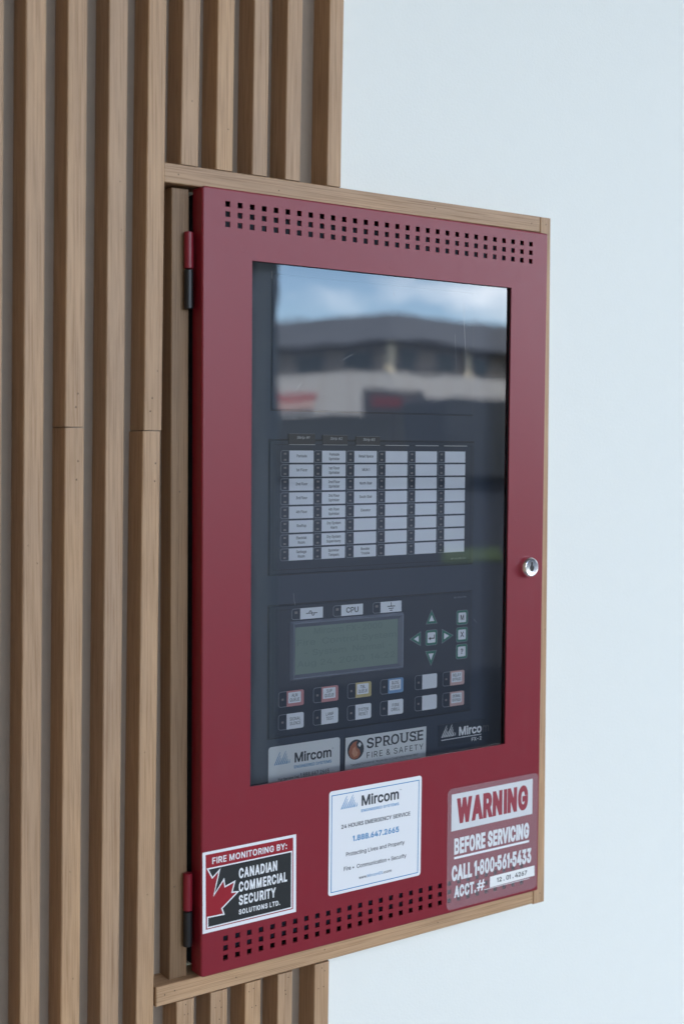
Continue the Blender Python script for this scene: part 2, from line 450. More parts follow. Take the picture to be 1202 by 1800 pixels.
_load_font('''
A 479 16,0 201,509 276,509 463,0 395,0 287,302 264,372 232,478 245,478 213,371 191,302 85,0/110,142 110,199 370,199 370,142
B 456 60,0 60,509 241,509 274,507 304,501 329,491 350,477 367,461 381,442 390,421 396,398 398,374 397,353 393,336 387,320 378,307 368,295 356,286 343,278 329,272 315,267 315,262 331,260 347,254 363,245 378,234 391,220 402,203 411,184 416,161 418,136 416,111 410,88 400,67 386,48 368,31 344,18 317,8 284,2 247,0/125,57 245,57 281,60 309,67 330,80 344,96 353,115 355,137 354,153 350,169 342,184 333,197 320,209 306,218 289,225 269,229 248,231 125,231/125,285 238,285 256,287 273,290 288,296 302,304 314,314 323,326 330,340 335,355 336,372 333,393 326,412 313,429 294,442 270,449 240,452 125,452
C 510 267,-7 225,-3 186,7 150,25 119,49 92,79 70,115 53,157 44,203 40,254 44,305 53,352 70,393 92,429 119,459 150,484 186,501 225,512 267,516 293,514 317,511 340,504 362,496 383,485 402,471 419,456 435,438 448,418 459,397 467,373 473,348 408,348 404,365 397,380 389,395 380,407 369,418 357,428 344,437 330,444 315,449 300,453 284,455 267,456 237,453 209,445 184,432 161,414 141,391 125,364 113,332 106,295 103,254 106,213 113,177 125,145 141,117 161,94 184,76 210,63 237,56 267,53 284,54 300,56 315,60 330,65 344,72 357,81 369,90 380,102 389,114 397,128 404,144 408,160 473,160 467,135 459,112 448,91 435,71 420,53 402,38 383,24 363,13 341,5 317,-2 293,-6
D 502 219,0 96,0 96,57 215,57 254,60 288,68 318,81 343,99 363,122 379,149 390,181 397,216 399,255 397,294 390,329 379,361 364,388 344,410 320,428 291,441 258,449 221,452 93,452 93,509 225,509 273,505 315,495 353,478 385,455 412,426 433,391 449,351 458,306 462,255 458,205 449,159 433,119 411,83 384,54 351,31 312,14 268,3/125,509 125,0 60,0 60,509
E 418 60,0 60,509 372,509 372,452 125,452 125,286 355,286 355,229 125,229 125,57 375,57 375,0
F 410 60,0 60,509 369,509 369,452 125,452 125,278 346,278 346,221 125,221 125,0
G 520 269,-7 225,-3 185,7 149,25 118,49 91,79 69,116 53,157 43,203 40,254 43,305 53,352 69,393 91,429 117,459 149,484 184,501 223,512 265,516 291,514 316,510 340,504 363,494 384,483 403,469 421,453 436,436 449,416 460,395 468,373 474,349 408,349 402,365 395,379 387,393 378,406 368,417 356,427 344,436 330,443 315,448 300,453 283,455 265,456 236,453 209,445 183,432 160,414 141,392 125,364 113,332 106,295 103,254 106,213 113,177 125,145 141,117 161,95 184,76 210,63 238,56 269,53 296,55 322,61 345,71 365,85 382,102 396,123 407,147 413,173 415,202 434,199 283,199 283,256 478,256 478,200 475,160 466,124 451,91 431,62 406,38 377,19 344,5 308,-4
H 517 60,0 60,509 125,509 125,289 392,289 392,509 457,509 457,0 392,0 392,232 125,232 125,0
I 184 60,0 60,509 124,509 124,0
L 393 60,0 60,509 125,509 125,57 361,57 361,0
M 628 60,0 60,509 152,509 277,187 287,159 299,123 311,84 322,49 307,49 318,83 330,121 342,158 352,187 476,509 568,509 568,0 504,0 504,291 504,327 505,369 506,413 507,457 513,457 498,409 482,363 467,322 456,291 342,0 286,0 170,291 159,321 145,361 129,408 112,457 119,457 120,416 121,372 122,328 122,291 122,0
N 523 60,0 60,509 136,509 343,183 363,151 388,107 414,55 405,54 401,108 399,157 399,195 399,509 463,509 463,0 387,0 202,290 177,331 148,381 108,452 119,454 122,384 124,328 125,291 125,0
O 533 267,-7 225,-3 186,7 150,25 119,49 92,79 70,115 53,157 44,203 40,254 44,305 53,352 70,393 92,429 119,459 150,484 186,501 225,512 267,516 309,512 348,501 384,484 415,459 442,429 464,393 480,352 490,305 493,254 490,203 480,157 464,115 442,79 415,49 384,25 348,7 309,-3/267,53 296,55 324,63 349,76 372,94 392,116 408,144 420,176 428,213 430,254 428,295 420,332 408,365 392,392 372,415 349,433 324,446 296,453 267,456 237,453 210,445 184,433 161,415 142,392 125,364 113,332 106,295 103,254 106,213 113,176 125,144 142,117 161,94 184,76 210,63 237,55
P 444 60,0 60,509 235,509 272,506 305,499 332,487 356,471 375,452 390,430 400,404 407,377 409,348 407,318 400,291 390,265 375,243 356,223 332,207 305,195 272,188 235,186 109,186 109,242 233,242 257,244 279,248 297,256 312,266 324,279 333,294 339,310 343,328 344,348 343,367 339,385 333,402 324,416 312,428 297,439 279,446 257,451 232,452 125,452 125,0
Q 533 245,159 313,159 369,85 384,65 468,-48 401,-48 346,27 331,46/267,-7 225,-3 186,7 150,25 119,49 92,79 70,115 53,157 44,203 40,254 44,305 53,352 70,393 92,429 119,459 150,484 186,501 225,512 267,516 309,512 348,501 384,484 415,459 442,429 464,393 480,352 490,305 493,254 490,203 480,157 464,115 442,79 415,49 384,25 348,7 309,-3/267,53 296,55 324,63 349,76 372,94 392,116 408,144 420,176 428,213 430,254 428,295 420,332 408,365 392,392 372,415 349,433 324,446 296,453 267,456 237,453 210,445 184,433 161,415 142,392 125,364 113,332 106,295 103,254 106,213 113,176 125,144 142,117 161,94 184,76 210,63 237,55
R 449 60,0 60,509 236,509 273,506 305,500 333,489 356,473 376,455 390,433 401,408 407,381 409,352 407,323 401,296 390,271 376,250 356,232 333,217 305,206 273,200 236,198 96,198 96,255 234,255 258,256 280,260 298,267 313,276 325,287 334,300 340,316 344,333 345,352 344,371 340,389 334,405 325,419 313,430 298,440 279,446 258,451 233,452 125,452 125,0/353,0 230,229 303,229 428,0
S 446 224,-9 188,-7 156,-1 128,9 102,23 81,40 64,60 51,83 42,109 38,137 104,137 108,118 114,102 123,88 136,76 150,66 166,59 185,53 204,50 224,49 246,50 267,54 286,60 303,69 317,79 329,92 338,106 344,122 346,139 344,154 340,168 332,179 322,189 310,197 296,205 245,222 184,239 145,253 112,269 86,289 67,313 56,341 52,372 54,400 62,425 75,448 92,468 113,484 138,498 165,508 195,514 227,516 259,514 289,508 316,498 340,484 360,468 377,449 390,427 398,403 401,378 337,378 332,402 320,421 302,437 280,449 254,456 225,459 204,457 185,454 167,448 152,440 139,430 129,418 121,405 117,391 115,376 117,359 122,345 131,334 142,324 155,315 169,308 212,293 264,279 312,264 328,256 344,248 359,238 372,226 384,213 395,198 402,180 407,161 408,139 406,112 399,87 386,64 370,43 349,25 323,11 294,0 261,-7
T 448 32,452 32,509 417,509 417,452 257,452 257,0 193,0 193,452
U 517 259,-8 220,-6 186,2 154,15 126,33 103,55 85,80 71,108 63,140 60,173 60,509 124,509 124,178 126,155 132,133 141,113 153,95 169,80 187,68 208,59 232,53 259,52 285,53 309,59 331,68 349,80 364,95 377,113 385,133 391,155 393,178 393,509 457,509 457,173 454,140 446,108 433,80 414,55 391,33 363,15 332,2 297,-6
V 479 204,0 16,509 84,509 192,206 215,137 248,31 235,31 267,138 290,206 395,509 463,509 278,0
W 686 155,0 16,509 82,509 163,196 175,145 187,94 197,40 189,40 200,94 211,145 224,196 306,509 380,509 462,196 474,145 486,94 497,40 488,40 499,94 510,145 523,196 603,509 670,509 530,0 455,0 368,323 351,391 336,475 350,475 335,395 318,323 230,0
X 474 18,0 217,284 217,236 29,509 104,509 178,400 204,361 223,329 243,292 232,292 252,329 272,361 298,400 374,509 446,509 259,239 259,287 456,0 382,0 292,129 268,165 250,195 230,231 244,231 225,196 206,166 182,129 91,0
Y 472 203,0 203,208 16,509 91,509 192,344 222,292 250,230 224,230 251,293 280,344 381,509 455,509 268,208 268,0
a 389 160,-9 137,-7 115,-3 94,5 76,15 60,29 48,45 38,63 32,84 30,108 32,128 36,146 43,161 53,174 64,184 78,193 92,200 108,206 125,211 178,220 234,227 265,235 276,255 276,257 275,272 272,285 267,297 260,307 251,315 240,322 227,327 212,330 196,331 178,330 163,327 149,322 118,301 100,274 41,291 51,313 64,331 79,346 95,358 114,368 133,375 153,380 173,383 194,384 239,379 255,375 271,369 286,360 300,350 312,336 322,320 330,301 335,278 337,251 337,0 277,0 277,52 272,52 252,25 242,16 229,8 215,1 199,-4 181,-7/170,45 192,47 211,51 228,59 242,68 254,80 263,93 270,108 274,122 276,138 276,190 259,182 231,176 200,171 175,168 134,159 122,153 112,147 103,139 97,130 93,118 92,105 93,93 96,82 102,72 109,64 119,57 130,52 142,48 156,46
b 424 229,-8 208,-7 189,-3 172,4 159,12 147,21 138,31 118,59 112,59 112,0 53,0 53,509 114,509 114,319 118,319 137,346 147,355 158,364 171,373 188,379 207,383 229,384 259,382 287,374 313,361 335,342 354,320 370,293 381,261 388,227 390,189 388,151 381,116 370,84 355,57 336,34 313,16 288,3 260,-6/220,47 242,49 262,55 279,66 294,80 306,97 316,117 323,139 327,163 328,189 327,215 323,239 316,261 307,281 295,298 280,311 262,322 243,328 220,330 198,328 178,322 161,312 147,299 134,282 125,263 118,241 114,216 113,189 114,162 118,138 125,115 135,95 147,78 162,65 179,55 198,49
c 395 207,-8 174,-5 144,3 117,16 93,35 72,58 56,85 44,116 37,150 34,187 37,225 44,260 56,291 72,318 93,341 117,360 144,374 174,382 207,384 226,384 243,381 260,377 276,371 291,364 305,356 318,346 330,335 340,322 349,308 356,293 362,277 303,262 290,289 270,311 242,325 207,330 184,328 163,321 145,310 130,296 118,278 108,258 102,236 98,212 96,187 98,163 102,139 108,117 118,97 130,80 145,66 163,55 184,49 207,46 243,52 271,66 292,89 304,117 363,102 357,86 350,70 341,56 331,43 319,32 306,21 292,12 277,5 261,-1 244,-5 226,-7
d 424 195,-8 165,-6 137,3 111,16 89,34 70,57 55,84 43,116 36,151 34,189 36,227 43,261 55,293 70,320 89,342 112,361 137,374 165,382 196,384 218,383 237,379 253,373 267,364 278,355 287,346 306,319 311,319 311,509 372,509 372,0 313,0 313,59 307,59 287,31 277,21 266,12 252,4 236,-3 217,-7/205,47 226,49 246,55 263,65 278,78 290,95 299,115 306,138 310,162 312,189 310,216 306,241 300,263 290,282 278,299 263,312 246,322 227,328 205,330 182,328 162,322 145,311 130,298 118,281 108,261 102,239 98,215 96,189 98,163 102,139 109,117 118,97 130,80 145,66 162,55 182,49
e 404 212,-8 177,-5 145,3 117,16 92,35 72,58 56,85 44,116 37,150 34,187 36,224 44,258 55,290 71,317 91,340 115,359 142,373 172,382 205,384 226,383 246,380 266,374 285,366 303,355 319,341 334,324 347,305 357,282 365,256 370,227 371,194 371,169 75,169 75,221 338,221 310,202 308,226 304,248 298,269 288,286 277,301 263,314 246,323 227,328 205,330 183,328 164,323 146,313 131,301 119,286 109,270 102,251 97,231 96,211 96,178 98,151 102,127 110,106 121,88 135,73 151,61 169,53 190,48 212,46 227,47 241,49 254,53 265,58 276,65 285,73 294,82 300,93 306,105 365,91 358,72 348,55 335,39 320,26 302,14 283,4 261,-3 237,-7
f 253 228,379 228,327 6,327 6,379/81,0 81,432 82,452 87,470 96,486 107,499 120,510 135,519 152,525 169,529 187,530 222,527 243,521 227,468 215,472 195,474 178,472 164,468 154,460 147,449 143,435 142,419 142,0
g 425 207,-151 180,-149 156,-146 134,-140 114,-132 97,-122 82,-110 70,-97 59,-84 51,-69 101,-41 122,-66 131,-74 142,-82 154,-88 169,-93 187,-96 207,-97 236,-95 261,-87 282,-75 298,-58 308,-34 311,-6 311,68 306,68 287,41 277,32 266,23 252,16 236,10 217,6 195,5 165,7 138,14 113,27 90,43 71,65 55,90 43,120 36,154 34,191 36,229 43,263 55,293 71,320 90,342 112,361 138,374 166,382 196,384 218,383 237,379 253,373 267,365 279,356 288,346 308,319 313,319 313,379 372,379 372,-9 370,-40 363,-67 350,-90 334,-109 314,-124 291,-136 265,-144 237,-149/205,59 227,61 246,66 264,75 278,87 290,103 300,121 307,142 311,166 312,193 311,219 307,242 300,264 291,283 279,299 264,312 247,322 227,328 205,330 182,328 163,322 145,312 130,298 118,282 109,262 102,241 98,218 96,193 98,167 102,144 109,123 118,104 131,88 145,76 163,66 183,61
h 410 114,227 114,0 53,0 53,509 114,509 114,287 102,287 116,319 132,344 152,362 175,374 200,382 227,384 252,383 275,377 295,369 313,356 328,340 341,321 350,298 355,271 357,240 357,0 296,0 296,235 293,263 286,286 273,304 256,318 235,326 210,329 192,328 176,324 161,317 147,308 136,297 126,283 119,266 115,248
i 166 53,0 53,379 114,379 114,0/84,443 73,444 63,448 54,455 47,463 43,472 41,483 43,494 47,504 54,512 63,518 73,522 84,524 95,522 105,518 114,512 121,504 125,494 126,483 125,472 121,463 114,455 105,448 95,444
k 380 110,137 110,212 121,212 284,379 360,379 184,199 177,199/53,0 53,509 114,509 114,0/294,0 148,186 191,229 372,0
l 189 139,-2 112,0 91,8 74,20 62,37 55,59 53,84 53,509 114,509 114,99 114,83 117,71 120,62 126,57 135,53 146,52 160,53 170,54 181,3 162,-1
m 609 53,0 53,379 112,379 112,295 108,295 114,314 122,331 132,346 144,358 158,368 172,376 187,382 203,385 219,386 245,383 268,375 287,361 303,342 314,320 321,295 312,295 318,312 326,329 337,343 350,356 364,366 381,375 398,381 417,385 437,386 458,385 478,380 497,372 514,361 529,346 541,328 550,307 555,283 557,255 557,0 496,0 496,254 493,279 485,298 473,313 456,323 438,329 419,330 402,329 387,326 374,320 363,312 353,302 345,290 340,277 336,263 335,247 335,0 274,0 274,260 272,280 265,297 253,311 238,322 220,328 199,330 185,329 171,326 158,320 145,312 135,302 126,289 119,274 115,257 114,238 114,0
n 409 114,227 114,0 53,0 53,379 112,379 112,287 102,287 116,319 132,344 152,362 175,374 200,382 227,384 252,383 275,377 295,369 313,356 328,340 341,321 350,298 355,271 357,240 357,0 296,0 296,235 293,263 286,286 273,304 256,318 235,326 210,329 192,328 176,324 161,317 147,308 136,297 126,283 119,266 115,248
o 415 207,-8 174,-5 144,3 117,16 93,35 72,58 56,85 44,116 37,150 34,187 37,225 44,260 56,291 72,318 93,341 117,360 144,374 174,382 207,384 241,382 271,374 299,360 323,341 343,318 359,291 371,260 379,225 381,187 379,150 371,116 359,85 343,58 323,35 299,16 271,3 241,-5/207,46 231,49 252,55 270,66 285,80 298,97 307,117 314,139 318,163 319,187 318,212 314,236 307,258 298,278 285,296 270,310 252,321 231,328 207,330 184,328 163,321 145,310 130,296 118,278 108,258 102,236 98,212 96,187 98,163 102,139 108,117 118,97 130,80 145,66 163,55 184,49
p 424 53,-143 53,379 112,379 112,319 118,319 137,346 147,355 158,364 171,373 188,379 207,383 229,384 259,382 287,374 313,361 335,342 354,320 370,293 381,261 388,227 390,189 388,151 381,116 370,84 355,57 336,34 313,16 288,3 260,-6 229,-8 208,-7 189,-3 173,4 159,12 147,21 138,31 118,59 114,59 114,-143/220,47 242,49 262,55 279,66 294,80 306,97 316,117 323,139 327,163 328,189 327,215 323,239 316,261 307,281 295,298 280,311 262,322 243,328 220,330 198,328 178,322 161,312 147,299 134,282 125,263 118,241 114,216 113,189 114,162 118,138 125,115 135,95 147,78 162,65 179,55 198,49
r 259 53,0 53,379 112,379 112,321 115,321 124,339 137,354 152,367 171,377 191,383 213,385 229,384 243,384 243,322 230,324 207,326 190,324 174,321 159,315 146,306 135,296 126,284 119,269 115,254 114,237 114,0
s 365 182,-8 157,-7 133,-3 112,3 93,12 76,24 62,38 50,54 41,73 36,94 94,107 101,87 111,72 124,60 141,52 160,47 181,45 206,47 227,53 244,62 258,74 265,88 268,103 266,115 262,126 254,136 243,144 229,150 212,155 149,170 118,180 92,192 72,208 58,227 50,249 47,274 49,295 55,314 65,332 79,347 95,360 115,370 137,378 161,383 187,384 212,383 234,379 254,372 271,363 286,352 299,339 309,324 318,308 324,290 268,277 262,291 254,304 243,316 228,325 210,331 187,333 166,331 147,326 131,317 119,305 111,292 109,277 110,264 115,253 124,243 136,235 152,229 172,223 229,209 261,200 287,187 306,171 320,153 328,131 331,107 329,85 323,65 312,47 298,31 281,18 260,6 236,-2 210,-7
t 227 204,379 204,327 6,327 6,379/65,471 126,471 126,98 127,83 130,70 136,61 144,55 156,51 170,50 185,51 202,54 213,2 192,-3 168,-4 138,-1 113,7 92,21 77,41 68,64 65,93
u 410 182,-5 158,-3 135,2 115,11 97,23 82,39 69,59 60,82 54,109 53,139 53,379 114,379 114,144 116,117 124,94 137,75 154,61 175,53 200,50 218,51 234,55 249,62 263,71 274,83 283,97 290,113 295,132 296,153 296,379 357,379 357,0 298,0 298,92 307,92 294,60 277,35 257,17 234,5 209,-3
v 389 163,0 17,379 84,379 165,155 187,87 206,21 184,21 203,87 224,155 305,379 371,379 226,0
w 567 138,0 23,379 87,379 133,214 154,137 175,41 165,41 186,135 206,214 252,379 316,379 362,214 382,136 402,41 391,41 413,135 434,214 480,379 545,379 429,0 368,0 319,172 305,225 291,280 277,338 291,338 277,280 263,225 248,172 199,0
y 389 47,-139 61,-86 71,-87 104,-89 113,-86 122,-81 130,-74 138,-64 145,-51 151,-36 163,-1 17,379 84,379 165,155 187,87 206,21 184,21 202,87 224,155 305,379 371,379 204,-58 196,-77 187,-93 177,-107 165,-119 153,-128 139,-136 125,-141 109,-144 91,-145 65,-143
0 453 227,-7 191,-3 158,7 130,24 105,48 85,77 69,113 57,155 50,202 48,254 50,306 57,353 69,395 85,431 106,461 130,484 159,502 191,512 227,516 262,512 295,502 323,484 348,461 368,431 384,395 396,353 403,306 405,254 403,202 396,155 384,113 368,77 348,48 323,24 295,7 263,-3/227,50 250,52 271,60 290,74 306,92 320,116 330,144 338,176 342,213 344,254 342,295 338,332 330,365 320,393 306,416 290,435 271,449 250,457 227,460 203,457 182,449 163,435 147,416 134,393 123,365 115,332 111,295 109,254 111,213 115,176 123,144 134,116 147,92 163,74 182,60 203,52
1 262 118,0 118,425 24,368 24,438 128,509 183,509 183,0
2 453 64,0 64,47 234,229 282,282 294,298 303,312 311,327 316,341 319,356 320,371 319,389 315,405 308,419 298,431 287,441 273,449 258,455 241,458 224,460 205,458 188,454 172,447 159,438 148,427 139,413 132,398 128,381 127,362 66,362 68,391 75,418 86,442 102,464 121,482 143,496 168,507 196,513 225,516 254,513 281,507 306,497 328,482 346,465 361,445 372,423 379,398 381,372 380,354 377,336 371,318 363,299 351,280 336,259 317,235 294,209 267,180 153,60 153,57 389,57 389,0
3 453 218,-7 188,-5 159,1 133,10 108,22 88,38 70,57 57,79 48,104 44,132 109,132 112,115 118,100 126,87 137,76 150,66 165,59 182,54 200,51 219,50 239,51 258,55 275,61 291,69 304,80 315,93 323,108 328,125 329,145 328,163 323,180 316,196 306,211 292,223 275,234 254,241 229,246 201,248 157,248 157,299 288,448 288,452 70,452 70,509 372,509 372,461 211,278 211,289 247,290 279,286 308,276 333,262 354,244 371,222 383,198 391,173 393,145 390,116 383,90 370,66 354,45 333,27 309,12 281,2 251,-5
4 453 40,105 40,158 247,509 311,509 109,166 109,163 413,163 413,105/282,0 282,121 282,146 282,318 343,318 343,0
5 453 221,-7 192,-5 165,1 140,11 118,25 99,41 83,60 71,82 63,105 60,130 122,130 125,115 130,102 138,89 148,78 160,68 173,60 188,54 204,51 221,50 241,51 259,56 276,64 291,75 304,89 314,104 322,122 326,141 328,162 326,183 321,203 314,221 303,237 290,251 275,262 257,270 238,275 218,277 201,276 184,273 167,268 152,262 139,255 128,246 67,253 96,509 366,509 366,452 151,452 134,301 136,301 148,311 162,318 178,325 194,330 212,333 229,334 252,332 274,328 294,321 313,311 330,299 345,285 358,269 370,251 379,231 386,210 390,187 391,163 388,132 381,102 369,76 352,52 332,32 309,15 282,3 253,-4
6 453 226,-7 196,-4 168,3 142,15 119,31 100,51 84,74 73,101 66,130 64,162 65,187 71,212 80,239 93,268 112,302 137,340 252,509 322,509 151,261 145,261 165,288 196,307 208,311 221,313 235,314 265,312 291,305 316,295 337,280 355,262 370,240 380,215 387,187 389,157 387,127 379,98 368,73 352,50 333,30 310,14 284,3 257,-4/226,48 245,50 263,55 279,63 293,73 304,86 314,101 322,119 326,137 327,157 326,178 322,196 314,213 304,228 293,241 279,251 263,259 245,264 226,265 207,264 190,259 174,252 160,241 148,229 138,214 131,197 126,179 125,158 126,138 131,119 138,102 148,86 160,73 174,63 190,55 207,50
7 453 97,0 323,448 323,452 62,452 62,509 391,509 391,449 165,0
8 453 226,-7 193,-5 163,1 136,11 111,25 91,42 74,62 62,84 54,109 52,135 53,156 58,176 65,195 75,212 87,228 101,241 117,252 134,260 153,265 153,267 129,276 109,289 93,308 80,330 73,354 70,380 73,405 79,429 90,450 106,469 124,485 146,498 170,508 197,514 226,516 255,514 282,508 306,498 328,485 346,469 361,450 373,429 379,405 382,380 379,354 372,330 359,308 343,289 323,276 300,267 300,265 319,260 335,252 351,241 365,228 377,212 387,195 395,176 399,156 401,135 398,109 391,84 378,62 362,42 341,25 317,11 289,1 259,-5/226,49 248,50 267,54 285,60 300,69 313,79 323,91 331,106 335,121 337,139 335,157 330,173 322,189 312,202 298,213 283,223 265,230 247,234 226,235 206,234 187,230 169,223 154,213 140,202 130,189 122,173 117,157 115,139 117,121 121,106 129,91 139,79 152,69 167,60 185,54 205,50/226,290 244,291 260,294 274,300 287,308 298,318 307,330 314,344 318,359 319,376 318,392 314,407 308,420 299,432 288,442 275,449 260,455 244,459 226,460 208,459 192,455 177,449 164,442 153,432 145,420 138,407 134,392 133,376 134,359 138,344 145,330 154,318 165,308 178,300 193,294 209,291
9 453 226,516 256,513 285,506 310,494 333,478 352,458 368,434 380,408 387,378 389,347 387,322 382,296 373,270 359,240 340,207 315,168 200,0 130,0 301,248 307,248 287,221 257,202 245,198 232,195 218,195 188,197 161,203 137,214 116,229 98,247 83,269 72,294 66,321 64,352 66,382 73,411 85,436 101,459 120,479 143,494 168,506 196,513/226,460 207,459 190,454 174,446 160,435 148,423 138,407 131,390 127,372 125,352 127,331 131,313 138,295 148,280 160,268 174,257 190,250 207,245 226,243 245,245 263,249 279,257 293,267 305,280 314,295 322,312 326,330 327,350 326,371 322,390 314,407 305,422 293,435 279,446 263,454 245,459
. 187 95,-4 83,-3 73,1 63,9 55,18 51,29 50,41 51,53 55,64 63,73 73,81 83,85 95,87 107,85 118,81 128,73 135,64 140,53 141,41 140,29 135,18 128,9 118,1 107,-3
, 187 38,-119 68,71 137,71 84,-119
& 447 197,-7 165,-5 136,1 110,12 88,26 69,42 54,62 43,84 36,108 34,133 36,154 40,173 47,189 58,205 70,220 85,235 140,279 216,335 237,352 255,375 262,405 260,420 255,434 245,445 233,454 219,459 201,461 168,453 145,431 141,421 138,411 137,399 138,386 141,375 145,363 169,327 204,284 438,0 364,0 171,231 121,293 108,310 96,327 87,344 81,361 77,379 75,398 77,420 82,440 91,458 102,474 117,488 134,499 154,507 176,512 200,513 224,512 246,507 266,499 283,488 297,475 308,459 317,442 322,424 324,404 323,389 320,375 315,362 309,349 301,336 291,325 256,293 154,217 135,202 121,188 110,174 103,161 98,146 97,131 98,115 102,101 109,87 118,76 130,66 143,57 158,51 175,48 193,46 213,48 232,52 251,59 269,69 286,81 301,95 315,112 327,131 336,151 343,174 348,198 349,224 408,224 406,194 403,167 397,144 389,124 380,107 371,92 345,62 333,47 315,30 294,17 271,7 246,-1 221,-5
# 440 242,0 326,509 377,509 294,0/10,140 19,192 400,192 391,140/64,0 147,509 198,509 115,0/40,316 49,368 429,368 421,316
? 358 132,152 132,159 133,187 136,211 141,230 148,245 157,258 168,269 209,298 223,309 236,321 247,334 255,349 260,365 262,384 260,399 257,413 250,425 242,436 232,445 220,452 207,457 193,461 178,462 163,461 150,458 137,453 125,446 115,437 106,425 99,412 94,396 92,378 27,378 30,406 38,430 49,452 64,471 82,487 103,499 126,508 151,514 178,516 206,514 232,508 255,498 275,486 292,470 306,451 316,430 322,407 324,382 322,356 316,332 306,311 292,292 275,276 254,261 219,235 211,226 204,216 200,205 196,192 194,177 194,158 194,152/164,-4 152,-3 141,1 131,9 124,18 120,29 118,41 120,53 124,64 131,73 141,80 152,85 164,86 176,85 186,80 196,73 203,64 208,53 209,41 208,29 203,18 196,9 186,1 176,-3
: 187 95,-4 83,-3 73,1 63,9 55,18 51,29 50,41 51,53 55,64 63,73 73,81 83,85 95,87 107,85 118,81 128,73 135,64 140,53 141,41 140,29 135,18 128,9 118,1 107,-3/95,271 83,272 73,277 63,284 55,294 51,304 50,316 51,328 55,339 63,349 73,356 83,360 95,362 107,360 118,356 128,349 135,339 140,328 141,316 140,304 135,294 128,284 118,277 107,272
- 453 337,244 337,188 114,188 114,244
" 321 78,318 70,509 136,509 128,318/193,318 185,509 250,509 243,318
• 388 194,93 175,94 156,99 139,107 124,118 111,131 100,147 92,164 87,182 85,202 87,221 92,240 100,257 111,272 124,285 139,296 156,305 175,309 194,311 214,309 232,305 249,296 265,285 278,272 289,257 297,240 302,221 304,202 302,182 297,164 289,147 278,131 265,118 249,107 232,99 214,94
  187 
~ 205 55,175 55,262 150,262 150,175
''')

def rrect(x0, x1, z0, z1, r, seg=5, corners=(1, 1, 1, 1)):
    """rounded rectangle, counter-clockwise seen from the front; corners: bl, br, tr, tl"""
    out = []
    for (cx, cz, a0), on, (px, pz) in zip(((x0 + r, z0 + r, 180), (x1 - r, z0 + r, 270), (x1 - r, z1 - r, 0), (x0 + r, z1 - r, 90)), corners,
                                          ((x0, z0), (x1, z0), (x1, z1), (x0, z1))):
        if on:
            out += [(cx + r * math.cos(math.radians(a0 + 90 * k / seg)), cz + r * math.sin(math.radians(a0 + 90 * k / seg))) for k in range(seg + 1)]
        else:
            out.append((px, pz))
    return out

# ------------------------------------------------------------------ materials
M_wall = noise_surface(mat('white_wall_paint', (0.82, 0.83, 0.775), 0.62, spec=0.3), 520, 0.3, 0.0006, colvar=0.006, detail=5)
M_wood_v = wood('oak_upright_grain', 2)
M_wood_h = wood('oak_level_grain', 0)
M_wood_dark = wood('oak_darker_upright', 2, (0.25, 0.160, 0.090))  # darker tone of the same grain, for the recessed stile
M_nail = mat('nail_hole_dark', (0.05, 0.035, 0.025), 0.8)
M_red = noise_surface(mat('red_powder_coat', (0.215, 0.009, 0.020), 0.38, spec=0.5), 1900, 0.22, 0.00014, roughvar=0.04)
M_black = mat('black_metal', (0.012, 0.012, 0.013), 0.4)
M_void = mat('box_interior_black', (0.010, 0.010, 0.011), 0.7)
M_gasket = mat('gasket_rubber', (0.008, 0.008, 0.009), 0.6)
M_panel = noise_surface(mat('panel_charcoal', (0.029, 0.042, 0.070), 0.45), 3000, 0.08, 0.0001)
M_module = noise_surface(mat('module_charcoal', (0.022, 0.031, 0.050), 0.38), 3000, 0.05, 0.0001)
M_groove = mat('groove_black', (0.006, 0.006, 0.007), 0.6)
M_rim = mat('module_rim_grey', (0.10, 0.105, 0.115), 0.4)
M_line = mat('outline_grey_print', (0.27, 0.29, 0.32), 0.5)
M_led = mat('led_window', (0.24, 0.21, 0.205), 0.3)
M_card = noise_surface(mat('white_card', (0.86, 0.87, 0.92), 0.5), 900, 0, colvar=0.01)
M_print = mat('grey_print', (0.09, 0.09, 0.10), 0.6)
M_ink = mat('black_ink', (0.02, 0.02, 0.022), 0.5)
M_tab = mat('clear_tab', (0.07, 0.065, 0.065), 0.2)
M_tabline = mat('tab_edge_white', (0.6, 0.58, 0.56), 0.3)
M_white = mat('white_vinyl', (0.78, 0.79, 0.80), 0.35)
M_cardpaper = mat('white_paper', (0.82, 0.82, 0.80), 0.55)
M_blue = mat('blue_ink', (0.008, 0.21, 0.46), 0.45)
M_dkgrey = mat('charcoal_ink', (0.035, 0.04, 0.05), 0.45)
M_sred = mat('sticker_red', (0.30, 0.012, 0.022), 0.35)
M_sblack = mat('sticker_black', (0.016, 0.018, 0.019), 0.4)
M_lcd = mat('lcd_green', (0.21, 0.275, 0.235), 0.35)
M_lcdtxt = mat('lcd_dark_segment', (0.165, 0.22, 0.20), 0.35)
M_bezel = mat('lcd_bezel_grey', (0.24, 0.26, 0.32), 0.3)
M_bezel_dark = mat('lcd_bezel_inner', (0.15, 0.165, 0.21), 0.35)
M_green = mat('key_green', (0.02, 0.17, 0.115), 0.4)
M_pink = mat('key_red_border', (0.60, 0.26, 0.27), 0.45)
M_salmon = mat('key_salmon_border', (0.68, 0.44, 0.42), 0.45)
M_yel = mat('key_yellow_border', (0.62, 0.50, 0.24), 0.45)
M_lblue = mat('key_blue_border', (0.22, 0.38, 0.62), 0.45)
M_logo_w = mat('bright_white_print', (0.92, 0.93, 0.95), 0.3)
M_logo_dim = mat('shaded_white_print', (0.10, 0.105, 0.115), 0.5)  # dim grey paints the shadow over the plate's last letter
M_orange = mat('flame_orange', (0.42, 0.13, 0.06), 0.45)
